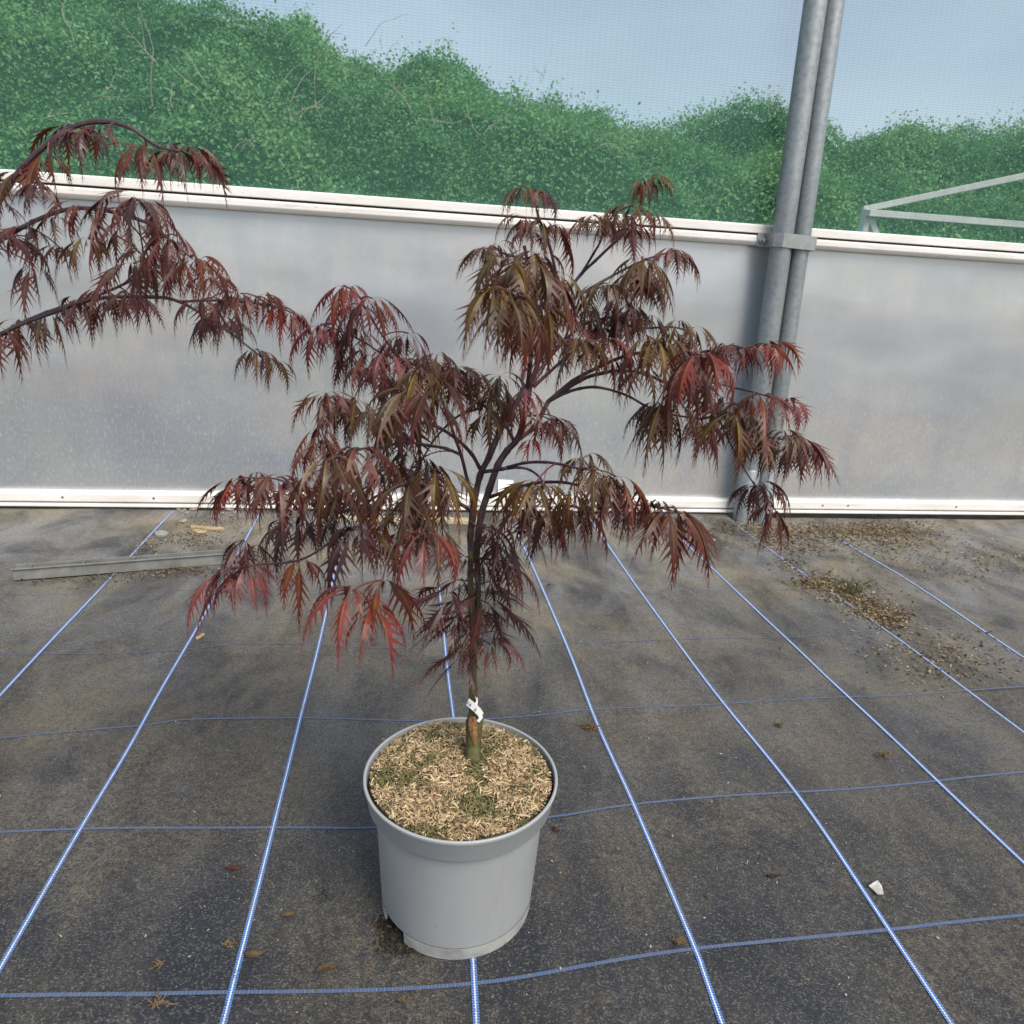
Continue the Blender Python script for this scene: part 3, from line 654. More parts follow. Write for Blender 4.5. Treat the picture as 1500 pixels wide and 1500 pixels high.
def add_leaf(tree, apex, start, rg, typ, size, psi, nl=None, spread=None, e_in=None, droop=None, width=None):
    V, F, A = leaf_geom(rg, psi, size, nl or rg.choice([6, 7, 7, 8]), spread or rg.uniform(1.9, 2.5), rg.uniform(-.20, .55) if e_in is None else e_in,
                        rg.uniform(1.38, 1.58) if droop is None else droop, width or rg.uniform(.118, .168))
    V = [np.asarray(v)+apex-tree.base for v in V]; F = [(f if f[2] != f[3] else f[:3]) for f in F]; mi = [0]*len(F)
    # stalk
    a, b = Vector(start-tree.base), Vector(apex-tree.base); mdp = (a+b)/2+Vector((0, 0, .18*(b-a).length)); mb = MB(); pts = [(1-t)**2*a+2*t*(1-t)*mdp+t*t*b for t in (0, .25, .5, .75, 1)]
    mb.tube(pts, [.0013, .0011, .0010, .0010, .0012], 4); o_ = len(V); V += [np.array(v) for v in mb.v]; F += [tuple(i+o_ for i in f) for f in mb.f]; mi += [1]*len(mb.f); A += [(0, 0, .5)]*len(mb.v)
    me = bpy.data.meshes.new('leaf'); me.from_pydata([tuple(v) for v in V], [], F); me.materials.append(LEAF[typ]); me.materials.append(PETIOLE)
    me.polygons.foreach_set('material_index', mi); at = me.color_attributes.new('lf', 'FLOAT_COLOR', 'POINT')
    at.data.foreach_set('color', np.concatenate([np.array(A), np.ones((len(A), 1))], 1).astype(np.float32).ravel()); me.update()
    return mkobj('leaf', me, [], tree.o)
def grow(tree, rows, rg, jit=.06):
    """rows: (px, py, length px, colour, lean[, depth]) ; each leaf is tied to the nearest wood, nearest first"""
    L = []
    for r in rows:
        px, py, ln, ty, lean = r[:5]
        if len(r) > 5: d = r[5]
        else:
            d = min(tree.sk, key=lambda k: (k[1]-px)**2+(k[2]-py)**2)[3] + rg.uniform(-jit, jit)
        L.append([tp(px, py, d), px, py, ln, ty, lean, d])
    while L:
        S = np.array([k[0] for k in tree.sk]); best = None
        for i, l in enumerate(L):
            dv = l[0]-S; dist = np.sqrt((dv**2).sum(1)) + np.maximum(0, -dv[:, 2])*.25; j = int(dist.argmin())
            if best is None or dist[j] < best[0]: best = (dist[j], i, j)
        _, i, j = best; apex, px, py, ln, ty, lean, d = L.pop(i); s0 = tree.sk[j]; v = apex-s0[0]; dist = np.linalg.norm(v); m_ = pxm(apex)
        pl = min(dist*.8, rg.uniform(.026, .045)); start = s0[0]
        if dist > .05:                                   # a twig reaches out, the stalk leaves its end
            end = apex - v/dist*pl*np.array([1, 1, .5]) - np.array([0, 0, .006]); mid = (s0[0]+end)/2 + np.array([rg.gauss(0, .08)*dist, rg.gauss(0, .08)*dist, rg.uniform(.04, .14)*dist])
            q = spline([s0[0], mid, end], 5); mb = MB(); mb.tube([Vector(p-tree.base) for p in q], [.0021-.0009*t/(len(q)-1) for t in range(len(q))], 6); mb.build('twig', WOOD, tree.o, True)
            for t, p in enumerate(q[2:]): dd = p-CAM; zz = dd@fwd; tree.add_sk(p, (750+FPX*(dd@RT)/zz, 750-FPX*(dd@UP)/zz), p[1]-YT)
            start = end
        psi = math.atan2(-1.0+.55*abs(lean)+rg.gauss(0, .35), lean*1.0+rg.gauss(0, .25))
        kw = {}
        if ty == 1 and py > 800: kw = dict(droop=rg.uniform(.55, 1.15), e_in=rg.uniform(-.35, .2), width=rg.uniform(.13, .17))
        if abs(lean) > 1.2: kw = dict(droop=rg.uniform(.75, 1.1), spread=rg.uniform(1.0, 1.5))
        add_leaf(tree, apex, start, rg, ty, ln*m_*1.38, psi, **kw)

# ---- the potted maple in front
tb_ = np.array([tp(692, 1112, 0)[0], YT, SOILZ]); T = Tree(tb_, 'potted red laceleaf maple with drooping bronze and crimson leaves in grey pot')
def ring(px, py, d=0.0): return tp(px, py, d)-tb_
# rootstock with sloping graft cut
mb = MB(); RS = spline([np.append(ring(691, 1126), .0125), np.append(ring(692, 1108), .0130), np.append(ring(693, 1090), .0112), np.append(ring(694, 1072), .0122), np.append(ring(695, 1058), .0128), np.append(ring(697, 1049), .0112), np.append(ring(698, 1044), .0060)], 4)
mb.tube([Vector(q[:3]) for q in RS], [q[3]*(1+.06*math.sin(i*2.1)) for i, q in enumerate(RS)], 14); rs_ = mb.build('rootstock', BARK, T.o, True)
# brown wedge scar on the camera side of the rootstock
sc_v = []; 
for (px, py, hw) in ((694, 1050, 3.2), (694, 1058, 6.0), (695, 1068, 5.5), (696, 1078, 4.0), (697, 1090, .6)):
    for sg in (-1, 0, 1):
        sc_v.append(ring(px+sg*hw-1.5, py, -.0129+(.0016 if sg else 0)+(.0010 if py > 1085 else 0)))
sc_f = [(3*i+j, 3*i+j+1, 3*i+4+j, 3*i+3+j) for i in range(4) for j in range(2)]
sco = pyd('graft_scar', sc_v, sc_f, plain('torn_bark', (.23, .115, .052), .85, .2, .55, 170, .7), T.o); md = sco.modifiers.new('t', 'SOLIDIFY'); md.thickness = .0016
M_ = .00112   # about one photo pixel at the tree
T.limb([(694, 1085, .004), (693, 1050, .0), (693, 1010, 0), (693, 975, 0), (694, 945, 0), (692, 915, 0), (690, 870, 0), (689, 840, 0), (690, 805, 0)], .0066, .0040, 'trunk', BARK, 12)
T.limb([(690, 805, 0), (689, 785, 0), (693, 746, 0), (703, 697, .0), (716, 670, .0), (737, 621, .01), (755, 592, .015), (772, 567, .02)], .0046, .0038, 'branch', None, 9)
T.limb([(694, 948, 0), (698, 920, .006), (700, 870, .01), (700, 846, .012), (698, 810, .012)], .0046, .0042, 'trunk', BARK, 10)
T.limb([(698, 810, .012), (699, 797, .012), (705, 754, .015), (717, 716, .02), (729, 682, .025), (743, 660, .03), (755, 647, .03), (763, 630, .03), (768, 609, .025), (774, 578, .02), (777, 563, .02)], .0052, .0036, 'branch', None, 9)
B2 = T.limb
B2([(773, 568, .02), (776, 538, .0), (780, 486, -.04), (781, 440, -.08), (776, 400, -.10), (768, 360, -.11)], .0036, .0018)          # up, leaning forward
B2([(777, 564, .02), (790, 526, .02), (797, 504, .01), (808, 475, .0), (818, 440, -.02), (814, 400, -.04), (805, 360, -.04), (789, 318, -.03), (784, 295, -.03)], .0034, .0013)
B2([(779, 562, .02), (791, 544, .03), (802, 527, .04), (826, 500, .05), (857, 475, .06), (890, 465, .06)], .0032, .0018)
B2([(782, 566, .02), (805, 545, .04), (825, 527, .06), (850, 505, .07)], .0026, .0016)
B2([(797, 504, .01), (812, 472, .04), (826, 436, .06), (851, 402, .07), (871, 383, .07), (894, 361, .07), (915, 341, .07), (935, 310, .07), (945, 275, .07)], .0028, .0012)
B2([(849, 405, .07), (869, 372, .06), (880, 352, .05), (884, 330, .05)], .0018, .0011)
B2([(806, 488, .01), (831, 445, .03), (866, 422, .04), (912, 396, .05), (947, 380, .05), (982, 369, .05)], .0024, .0011)
B2([(826, 500, .05), (838, 470, .04), (857, 438, .03), (872, 425, .03)], .0018, .0012)
B2([(776, 400, -.10), (745, 395, -.14), (728, 405, -.17)], .0016, .0011)
B2([(781, 440, -.08), (760, 435, -.15), (748, 440, -.19)], .0018, .0012)
B2([(772, 380, -.11), (740, 372, -.08), (725, 362, -.06)], .0016, .0010)
# right fan
B2([(756, 646, .03), (783, 624, .04), (803, 588, .05)], .0034, .0030)
B2([(803, 588, .05), (839, 558, .05), (882, 535, .04), (924, 519, .03), (957, 517, .02), (994, 524, .0), (1030, 515, .0), (1081, 509, .02), (1120, 506, .03)], .0029, .0012)
B2([(803, 588, .05), (850, 557, .07), (881, 547, .08), (911, 543, .09), (945, 548, .09), (979, 563, .08), (1003, 576, .07), (1049, 603, .05), (1085, 625, .04), (1125, 640, .04), (1160, 645, .04)], .0029, .0012)
B2([(803, 588, .05), (830, 575, .06), (850, 569, .06), (873, 567, .05), (901, 573, .04), (924, 582, .03), (945, 594, .02), (973, 605, .01), (1026, 614, .0)], .0024, .0012)
B2([(994, 560, .08), (1040, 560, .06), (1075, 568, .05), (1105, 575, .04), (1150, 588, .03)], .0018, .0010)
B2([(1049, 603, .05), (1065, 640, .06), (1083, 675, .07), (1106, 712, .08)], .0015, .0009)
B2([(890, 465, .06), (934, 480, .04), (982, 479, .03), (1010, 485, .03)], .0017, .0011)
# right lower pair
B2([(703, 692, .0), (736, 687, -.02), (743, 685, -.02)], .0026, .0024)
B2([(743, 685, -.02), (769, 678, -.04), (798, 677, -.06), (826, 681, -.08), (853, 688, -.10)], .0023, .0014)
B2([(743, 686, -.02), (761, 685, -.01), (777, 689, -.01), (792, 701, -.02), (806, 726, -.03), (821, 749, -.05)], .0020, .0010)
B2([(718, 728, .02), (758, 714, .0), (787, 707, -.02), (807, 706, -.03), (829, 707, -.04), (860, 714, -.05), (892, 722, -.06), (925, 738, -.07), (960, 742, -.07), (1000, 752, -.07)], .0026, .0011)
# left
B2([(703, 686, 0), (691, 665, -.01), (671, 645, -.02), (644, 627, -.04), (616, 619, -.05), (580, 615, -.07), (545, 606, -.08), (500, 605, -.08), (478, 590, -.08)], .0027, .0011)
B2([(752, 644, .03), (741, 624, .05), (724, 606, .06), (708, 594, .06), (687, 582, .05), (656, 561, .04), (625, 547, .02), (604, 533, .01), (581, 520, .0), (548, 473, -.02), (528, 438, -.03)], .0026, .0010)
B2([(604, 533, .01), (557, 516, .03), (535, 502, .04), (502, 486, .05), (470, 476, .06)], .0015, .0009)
B2([(702, 598, .06), (674, 608, .07), (656, 622, .08), (636, 644, .08), (622, 667, .07), (602, 702, .05)], .0018, .0013)
B2([(694, 745, 0), (685, 705, -.02), (676, 668, -.04), (668, 645, -.05), (656, 610, -.06), (640, 570, -.07), (615, 548, -.07)], .0026, .0013)
B2([(675, 666, -.04), (653, 657, -.06), (631, 653, -.08), (594, 648, -.10), (560, 655, -.13), (527, 658, -.15), (490, 672, -.17)], .0022, .0012)
B2([(691, 749, 0), (671, 736, -.03), (647, 722, -.06), (621, 714, -.09), (600, 708, -.11), (560, 722, -.13), (520, 745, -.14), (470, 748, -.12), (415, 705, -.10), (365, 700, -.10)], .0027, .0010)
B2([(647, 722, -.06), (625, 745, -.13), (605, 775, -.18), (575, 800, -.21), (560, 850, -.23)], .0019, .0010)
B2([(560, 722, -.13), (530, 765, -.17), (490, 790, -.18), (440, 820, -.17), (370, 828, -.14), (330, 836, -.13)], .0018, .0009)
ROWS = [
 # round the stems
 (680,963,62,1,-.6,-.02),(718,944,58,3,.7,-.02),(688,930,48,0,-.6,.01),(722,925,42,1,1.3,.02),(660,869,78,1,-.9,-.04),(664,880,56,1,-.7,.02),(708,868,86,1,1.0,-.01),(706,822,42,1,.3,.0),(683,815,38,1,-.8,.0),
 (733,778,84,1,.6,-.03),(745,830,62,3,.7,-.02),(712,768,34,1,.6,.02),(700,895,40,1,.3,.02),(685,945,45,1,-.7,.02),(720,780,55,1,-.1,.0),
 (672,905,50,1,-.8,.02),(716,905,46,1,.9,.02),(674,850,50,1,-.8,.03),(718,852,54,1,.9,.03),(668,905,58,1,-.9,-.03),(724,800,62,1,.6,.01),(716,885,58,1,1.1,.0),
 # front left, red tips
 (623,783,92,2,-.1,-.22),(640,766,80,0,.6,-.16),(560,853,80,3,.4,-.22),(516,866,100,2,-.3,-.24),(545,893,98,2,.3,-.25),(521,776,90,1,-.6,-.19),(532,778,76,0,.5,-.16),(438,823,84,3,.0,-.18),
 (366,830,80,2,-.1,-.17),(328,838,80,2,-.8,-.16),(358,791,64,1,-.2,-.10),(372,800,58,1,.6,-.08),(440,757,74,1,-.7,-.10),(472,760,66,0,-.4,-.13),(492,752,55,1,.3,-.10),(415,770,55,1,-.5,-.06),(407,699,76,3,.0,-.14),(377,692,54,3,-.3,-.09),(350,703,70,2,-.8,-.11),(366,702,54,3,.2,-.08),
 (390,705,62,3,-.5,-.08),(435,700,62,3,.4,-.09),
 (481,675,100,0,.0,-.22),(527,657,90,3,.2,-.19),(535,662,80,3,.7,-.15),(472,650,70,3,-.9,-.13),(500,660,75,3,-.3,-.12),(478,579,70,3,-.6,-.09),(485,583,60,3,.3,-.07),(468,626,64,3,-.6,-.10),
 (522,588,82,0,-.4,-.07),(556,600,74,0,.1,-.08),(540,615,70,0,-.3,-.04),(575,630,60,1,.3,-.04),(600,577,92,0,-.2,-.13),(617,543,84,0,.1,-.11),(638,560,95,3,.4,-.15),(628,585,80,3,.5,-.12),(571,521,70,2,.0,-.07),(545,522,76,3,-.3,-.02),(560,545,70,3,-.1,.0),
 (598,488,80,1,.7,-.03),(585,492,62,1,-.6,.0),(545,437,66,3,.7,-.05),(535,440,55,2,-.2,-.03),(503,418,60,2,-.9,-.04),(515,420,45,2,.7,-.02),(514,446,56,3,-.5,.0),(524,448,50,1,.5,.02),(467,478,66,2,-.3,.05),(480,480,55,2,.5,.06),(520,480,55,1,-1.3,.03),(525,484,60,3,-.2,.05),(521,506,64,1,-.8,.04),
 (692,540,64,0,.0,.05),(733,553,64,0,.1,.05),(722,583,76,0,-.3,-.02),(655,531,60,0,.3,.03),(640,520,55,3,.1,.04),(675,552,55,0,-.3,.04),(665,540,58,3,.4,.02),(625,520,60,0,.2,.0),(607,528,66,3,-.3,-.02),(590,550,70,0,.2,-.05),
 (637,688,92,0,.6,-.15),(625,692,70,3,-.5,-.11),(603,712,86,0,.0,-.16),(545,720,66,3,-.3,-.15),(560,668,76,0,.4,-.12),(575,680,60,1,.5,-.08),(600,660,56,1,.2,-.05),(620,670,60,1,.4,-.03),(565,765,66,2,.3,-.12),(595,758,80,0,-.1,-.17),(575,735,60,0,-.3,-.12),(610,770,60,3,.5,-.15),(500,720,70,0,-.3,-.15),(455,715,64,3,-.4,-.12),(520,715,70,0,.3,-.14),
 # centre
 (768,575,74,2,.4,-.08),(757,580,60,3,-.3,-.06),(815,612,66,1,1.1,-.02),(808,616,52,1,.4,.0),(777,645,32,4,.3,-.01),(786,618,62,3,.5,.0),(740,600,50,3,-.4,.03),
 # right lower
 (860,668,62,0,.2,-.08),(850,672,52,0,-.8,-.05),(865,692,76,0,.0,-.14),(880,695,60,0,.7,-.10),(903,698,80,3,.5,-.11),(893,700,66,3,-.2,-.08),(949,733,70,3,-.4,-.10),(960,732,70,1,.5,-.08),(975,746,96,3,.4,-.13),(990,748,90,3,.7,-.11),(930,735,55,1,-.1,-.05),
 (836,718,66,0,.6,-.10),(848,745,76,3,.5,-.09),(840,740,60,0,-.2,-.06),(815,752,70,0,.0,-.09),(808,752,58,3,-.5,-.06),(785,707,90,0,-.4,-.10),(795,712,70,0,.7,-.08),(770,745,80,3,-.2,-.04),(785,742,70,3,.3,-.03),
 # right
 (957,502,92,0,-.2,-.07),(948,492,76,1,-1.0,-.03),(968,500,78,0,.2,-.05),(955,462,50,1,.3,.04),(945,465,45,0,-.6,.05),(995,470,56,0,.2,.03),(1015,480,58,0,.5,.02),(1000,495,76,3,1.2,-.04),(985,490,66,0,-.3,.0),(1022,525,92,2,.3,-.13),(1012,528,84,3,-.2,-.10),(1038,522,80,3,.8,-.08),
 (975,585,92,0,-.3,-.05),(983,588,84,0,.5,-.03),(965,590,62,1,-.8,.0),(1030,625,64,2,.4,.0),(1020,618,50,2,.0,.02),(1081,508,70,3,.5,-.02),(1058,503,52,3,-.6,.0),(1070,506,60,1,.1,.02),(1123,505,66,2,.8,.0),(1116,508,56,2,.0,.02),
 (1110,577,76,3,.2,-.04),(1100,582,66,3,-.6,-.01),(1155,587,56,2,1.2,.0),(1130,580,46,2,1.3,.0),(1072,605,80,0,.0,-.06),(1082,608,72,0,.5,-.04),(1060,582,50,1,-.7,.02),(1068,590,56,0,.6,.0),(1115,637,66,0,.0,.0),(1100,632,60,3,-.3,.02),(1145,633,60,0,-.3,.01),(1165,641,70,3,.8,.0),(1155,640,58,0,.1,.02),(1178,650,60,3,.6,.02),(1040,600,60,3,.2,.03),(1005,545,66,0,-.1,.0),(940,540,60,0,-.4,.03),
 (1107,712,66,3,.0,.06),(1098,714,56,3,-.7,.08),(1137,750,52,3,.2,.07),(1128,748,46,3,-.6,.09),(1118,715,60,3,.9,.07),
 # upper right
 (942,262,44,0,-.4,.06),(956,262,46,0,.6,.07),(948,268,40,3,.1,.09),(928,300,50,0,.0,.02),(905,302,50,0,-.5,.03),(940,304,46,3,.6,.04),(955,314,44,0,.7,.05),(870,315,50,0,-.3,.03),(880,318,48,3,.4,.04),(862,322,44,3,-.7,.05),(925,336,48,1,.1,-.01),(896,320,50,0,.0,.05),(915,315,46,1,.3,.07),(935,330,46,3,.6,.03),
 (985,365,54,3,.1,.03),(995,368,54,0,.8,.04),(940,378,72,0,-.2,.01),(952,382,66,0,.5,.02),(925,400,64,3,-.3,.04),(955,418,52,3,.1,.05),(935,412,52,0,.2,.06),(888,415,54,0,.0,.0),(898,418,48,0,.6,.02),(876,420,44,0,-.7,.03),(905,440,58,3,.3,.05),(860,442,54,0,.0,.04),(925,448,54,0,.1,.06),(895,470,54,3,-.1,.06),(910,462,62,3,.4,.05),
 (845,500,70,0,-.1,-.04),(860,502,62,0,.5,-.03),(882,500,66,3,.6,-.02),(860,470,52,3,.2,.05),(832,470,58,3,-.2,.02),(812,442,56,3,.0,.0),(880,480,50,3,-.2,.05),(850,455,48,0,.4,.05),
 # top left, leaning to the camera
 (770,275,50,0,-.5,-.05),(794,280,46,3,.6,-.04),(778,280,44,0,-.1,-.02),(790,322,60,0,.1,-.05),(768,320,60,3,-.6,-.05),(812,330,64,3,1.0,-.04),(780,326,52,0,-.3,-.03),(708,365,50,0,-.6,-.08),(730,360,50,3,.4,-.07),(718,364,44,3,-.1,-.06),
 (775,368,66,0,.0,-.14),(790,372,62,3,.5,-.12),(740,386,82,0,-.4,-.19),(752,388,72,0,.2,-.17),(780,386,76,0,.3,-.16),(725,420,92,0,-.6,-.24),(738,424,84,0,.0,-.22),(745,441,96,0,.1,-.27),(760,440,86,0,.5,-.24),(818,398,80,0,.9,-.10),(802,400,80,3,.2,-.12),(815,410,66,0,-.2,-.08),(770,462,86,3,.0,-.15),(790,452,76,0,.3,-.10),(780,475,70,3,-.3,-.08),(755,400,70,3,-.2,-.13)]
rg = random.Random(77)
EXTRA = []
for r in ROWS:                                   # partners on the opposite side of a twig joint
    if 490 < r[1] < 760 or r[1] < 480:
        if r[2] > 54 and rg.random() < .50 and len(EXTRA) < 88 and r[3] != 4:
            EXTRA.append((r[0]+rg.uniform(-16, 16), r[1]+rg.uniform(2, 26), r[2]*rg.uniform(.7, .95), r[3] if r[3] != 2 else 3, rg.uniform(-.8, .8), r[5]+rg.uniform(.03, .09)))
grow(T, ROWS+EXTRA, rg)

# ---- the neighbour whose branches reach in from the left
nb0 = np.array([tp(-165, 1112, 0)[0], YT, SOILZ]); T2 = Tree(nb0, 'neighbouring red laceleaf maple reaching in from the left edge')
B3 = T2.limb
B3([(-165, 1125, 0), (-163, 1000, 0), (-160, 900, 0), (-152, 760, 0), (-135, 620, .0)], .010, .0062, 'trunk', BARK, 10)
B3([(-135, 620, 0), (-90, 480, .0), (-40, 360, .0), (30, 250, .0), (100, 190, .0), (150, 178, 0), (188, 186, .0), (207, 198, .0), (233, 215, .0), (261, 222, .0)], .0046, .0012)
B3([(-60, 400, 0), (20, 340, -.03), (110, 305, -.05), (202, 321, -.06), (246, 349, -.07), (279, 376, -.07)], .0030, .0012)
B3([(-120, 570, 0), (0, 490, .02), (100, 450, .03), (188, 413, .03), (228, 381, .03)], .0030, .0012)
B3([(-120, 570, 0), (20, 480, .06), (130, 440, .07), (220, 435, .07), (263, 442, .07), (311, 470, .06), (342, 491, .05), (382, 522, .05)], .0032, .0012)
B3([(263, 442, .07), (315, 440, .05), (361, 443, .04), (391, 447, .03), (415, 453, .02), (432, 460, .02)], .0018, .0009)
ROWS2 = [(262,222,62,3,.1),(278,216,60,3,.6),(252,226,56,0,-.4),(290,222,56,3,.8),(215,213,70,3,.4),(203,216,66,3,-.6),(200,292,76,1,-.3),(216,297,80,3,.6),(192,330,74,3,-.2),(228,318,70,3,.5),(260,346,66,3,.2),(250,352,64,3,-.4),(280,378,76,3,.3),(292,384,66,3,.7),(268,382,66,3,-.4),(245,362,70,3,-.1),
 (210,371,60,3,.0),(196,386,74,3,-.2),(190,432,60,3,.1),(202,428,56,3,.4),(230,392,60,0,.2),(222,396,54,0,-.4),(320,406,54,3,.3),(308,408,54,3,-.3),(334,440,50,1,.3),(296,440,54,3,.0),(353,430,50,3,.4),(342,428,50,3,-.3),(390,432,56,3,.2),(378,434,50,3,-.5),(420,452,56,2,.0),(432,458,54,3,.5),(408,452,52,2,-.7),(322,465,58,1,.0),(338,470,52,1,.7),(308,466,48,1,-.8),(375,512,50,0,-.4),(388,516,50,3,.4),(403,530,46,0,.7),
 (150,180,64,3,-.2),(110,190,70,3,-.5),(70,225,72,3,.1),(30,255,74,0,-.4),(130,200,66,1,.3),(160,305,72,3,.2),(120,305,74,3,-.4),(80,320,70,0,.0),(40,335,74,3,-.3),(10,350,70,1,.2),(150,425,66,3,.1),(110,440,70,3,-.4),(70,455,66,0,.2),(30,470,72,3,-.1),(-5,480,70,3,.3),(160,440,60,1,.4),(120,445,60,3,.5),(0,300,70,3,.2),(60,270,60,1,.4),(170,345,64,3,.0),(130,350,66,0,.3),(90,365,64,3,-.3),(50,390,66,3,.2)]
grow(T2, ROWS2, random.Random(5), .07)
p2 = (nb0[0]-.012, POTY, und(*loc(np.array([nb0[0], POTY, 0]))[:2]))
make_pot(p2, 'grey pot of the neighbouring maple just beyond the left edge'); make_mulch(p2[0], p2[1], 'straw mulch in the neighbouring pot beyond the left edge', 1500)

# ---- white tag looped on the stem
WT = plain('white_label', (.80, .79, .78), .5, .3, .05); tg = empty('plant_tag', tp(693, 1040, -.01)); tag(tg, 'small white plant label looped round the maple stem', 'tag')
tg0 = np.array(tg.location)
def ribbon(pts, wd, name, par, mat, th=.0006):
    """pts (px, py, depth) centre line, wd px width vector"""
    v, f = [], []
    for (px, py, d) in pts:
        for sg in (-1, 1): v.append(tp(px+wd[0]*sg/2, py+wd[1]*sg/2, d)-tg0)
    for i in range(len(pts)-1): f.append((2*i, 2*i+1, 2*i+3, 2*i+2))
    o = pyd(name, v, f, mat, par, False); md = o.modifiers.new('t', 'SOLIDIFY'); md.thickness = th; md.offset = 0; return o
strip = ribbon([(685, 1028, -.0105), (690, 1032, -.0125), (696, 1037, -.0135), (702, 1043, -.0135), (706, 1049, -.0125)], (-4.5, 9.5), 'strip', tg, WT)
ribbon([(706, 1049, -.0125), (704, 1052, -.0135), (700, 1057, -.0140)], (3.4, 2.4), 'loop', tg, WT)
ribbon([(697, 1033, -.0140), (699, 1027, -.0120), (698, 1021, -.0100)], (3.0, 1.0), 'loop', tg, WT)
INK = plain('black_ink', (.012, .012, .014), .6, .2, .1)
def letters(txt, px, py, d, hpx, ang):
    fc = bpy.data.curves.new('lettering', 'FONT'); fc.body = txt; fc.size = hpx*pxm(tp(px, py, d))*1.4; fc.align_x = 'CENTER'; fc.align_y = 'CENTER'; fc.extrude = .0001
    to = bpy.data.objects.new('tmp', fc); col.objects.link(to); dg = bpy.context.evaluated_depsgraph_get(); me = bpy.data.meshes.new_from_object(to.evaluated_get(dg)); bpy.data.objects.remove(to)
    o = mkobj('lettering', me, INK, strip); P = tp(px, py, d)-tg0
    mt = Matrix(((RT[0], UP[0], -fwd[0], P[0]), (RT[1], UP[1], -fwd[1], P[1]), (RT[2], UP[2], -fwd[2], P[2]), (0, 0, 0, 1))) @ Matrix.Rotation(ang, 4, 'Z'); o.matrix_local = mt
letters('YA', 687.3, 1031.5, -.0140, 4.6, R(-38)); letters('k', 696.5, 1040, -.0152, 6.0, R(-42))

# ================================================================== SMALL THINGS ON THE GROUND
GZ = lambda P: und(*loc(P)[:2])
# white card at the foot of the film
c0 = wp(741, 722, .016); cdz = empty('white_card', (c0[0], c0[1], .0665), TH); wl = 23*pxm(c0)
tag(cdz, 'small square white card standing on the base rail against the film', 'card')
zt_ = wp(741, 705, .016)[2]-.0665; pyd('sheet', [(-wl/2, .004, .0), (wl/2, .004, .0), (wl/2*.95, .012, zt_), (-wl/2, .012, zt_+.004), (-wl/2, .006, .0), (wl/2, .006, .0), (wl/2*.95, .014, zt_), (-wl/2, .014, zt_+.004)], [(0, 1, 2, 3), (7, 6, 5, 4), (0, 4, 5, 1), (1, 5, 6, 2), (2, 6, 7, 3), (3, 7, 4, 0)], plain('card_white', (.80, .80, .78), .5, .3, .04), cdz)
# grey slotted trough, left
ta, tbn = gp(20, 852), gp(337, 827); td = (tbn-ta); tl_ = float(np.linalg.norm(td)); tro = empty('slotted_trough', (ta[0], ta[1], GZ(ta)+.003), math.atan2(td[1], td[0]))
tag(tro, 'low grey metal trough with partitions lying on the membrane at left', 'trough')
TG = plain('dull_trough_metal', (.21, .21, .195), .6, .35, .22, 25, .2, .25); hT = .034
for nm, lo, hi in (('side', (0, 0, .003), (tl_, .003, hT)), ('side', (0, .040, .003), (tl_, .043, hT)), ('floor', (0, 0, 0), (tl_, .043, .003))):
    mb = MB(); mb.box(lo, hi); bevel(mb.build(nm, TG, tro), .0008)
mb = MB(); mb.box((0, -.006, hT), (tl_, .0, hT+.003)); bevel(mb.build('lip', TG, tro), .0006)
for i in range(7):
    x = tl_-.002-i*.135; mb = MB(); mb.box((x-.003, .003, .003), (x, .040, hT-.001)); mb.build('partition', TG, tro)

def chip_stuff(name, spots, n, label, mat, smin, smax, cat, flat=.35):
    """spots: (px, py, spread px x, spread px y, weight)"""
    V, F, A = [], [], []; tot = sum(s[4] for s in spots)
    for (cx, cy, sx_, sy_, wg) in spots:
        for k in range(int(n*wg/tot)):
            x, y = cx+rng.gauss(0, sx_), cy+rng.gauss(0, sy_)
            P = gp(x, y); q = loc(P)
            if q[1] > WALL-.055 or y < 745: continue
            hz_ = GZ(P) - (.009 if q[0] > edgeA else 0) + rng.uniform(.001, .006); s_ = rng.uniform(smin, smax); yaw = rng.uniform(0, 6.28); tl2 = rng.gauss(0, flat)
            d = Vector((math.cos(yaw), math.sin(yaw), math.sin(tl2))).normalized(); sd_ = d.cross(Vector((rng.gauss(0, flat), rng.gauss(0, flat), 1))).normalized(); nn = sd_.cross(d); w_ = s_*rng.uniform(.15, .6); b = len(V); c = Vector((P[0], P[1], hz_))
            for (t, u, z) in ((-.5, -.3, 0), (.1, -.5, .05), (.5, .05, 0), (-.05, .5, .06), (0, 0, .35)): V.append(tuple(c+d*s_*t+sd_*w_*u+nn*w_*z))
            F += [(b, b+1, b+4), (b+1, b+2, b+4), (b+2, b+3, b+4), (b+3, b, b+4)]; cc = rng.random(); A += [(cc, cc, cc, 1)]*5
    o = npmesh(name, np.array(V), np.array(F), mat, None, False, np.array(A)); tag(o, label, cat, None, 'stuff'); return o
def mat_chip(name, stops):
    k = Mat(name, .85, .2); at = k.node('ShaderNodeAttribute'); at.attribute_name = 'lf'; sp = k.node('ShaderNodeSeparateColor'); k.l.new(at.outputs['Color'], sp.inputs[0]); k.col(k.ramp(sp.outputs[0], stops)); return k.m
CH = mat_chip('litter', [(0, (.022, .016, .010)), (.4, (.075, .052, .028)), (.75, (.20, .145, .075)), (1, (.36, .29, .18))])
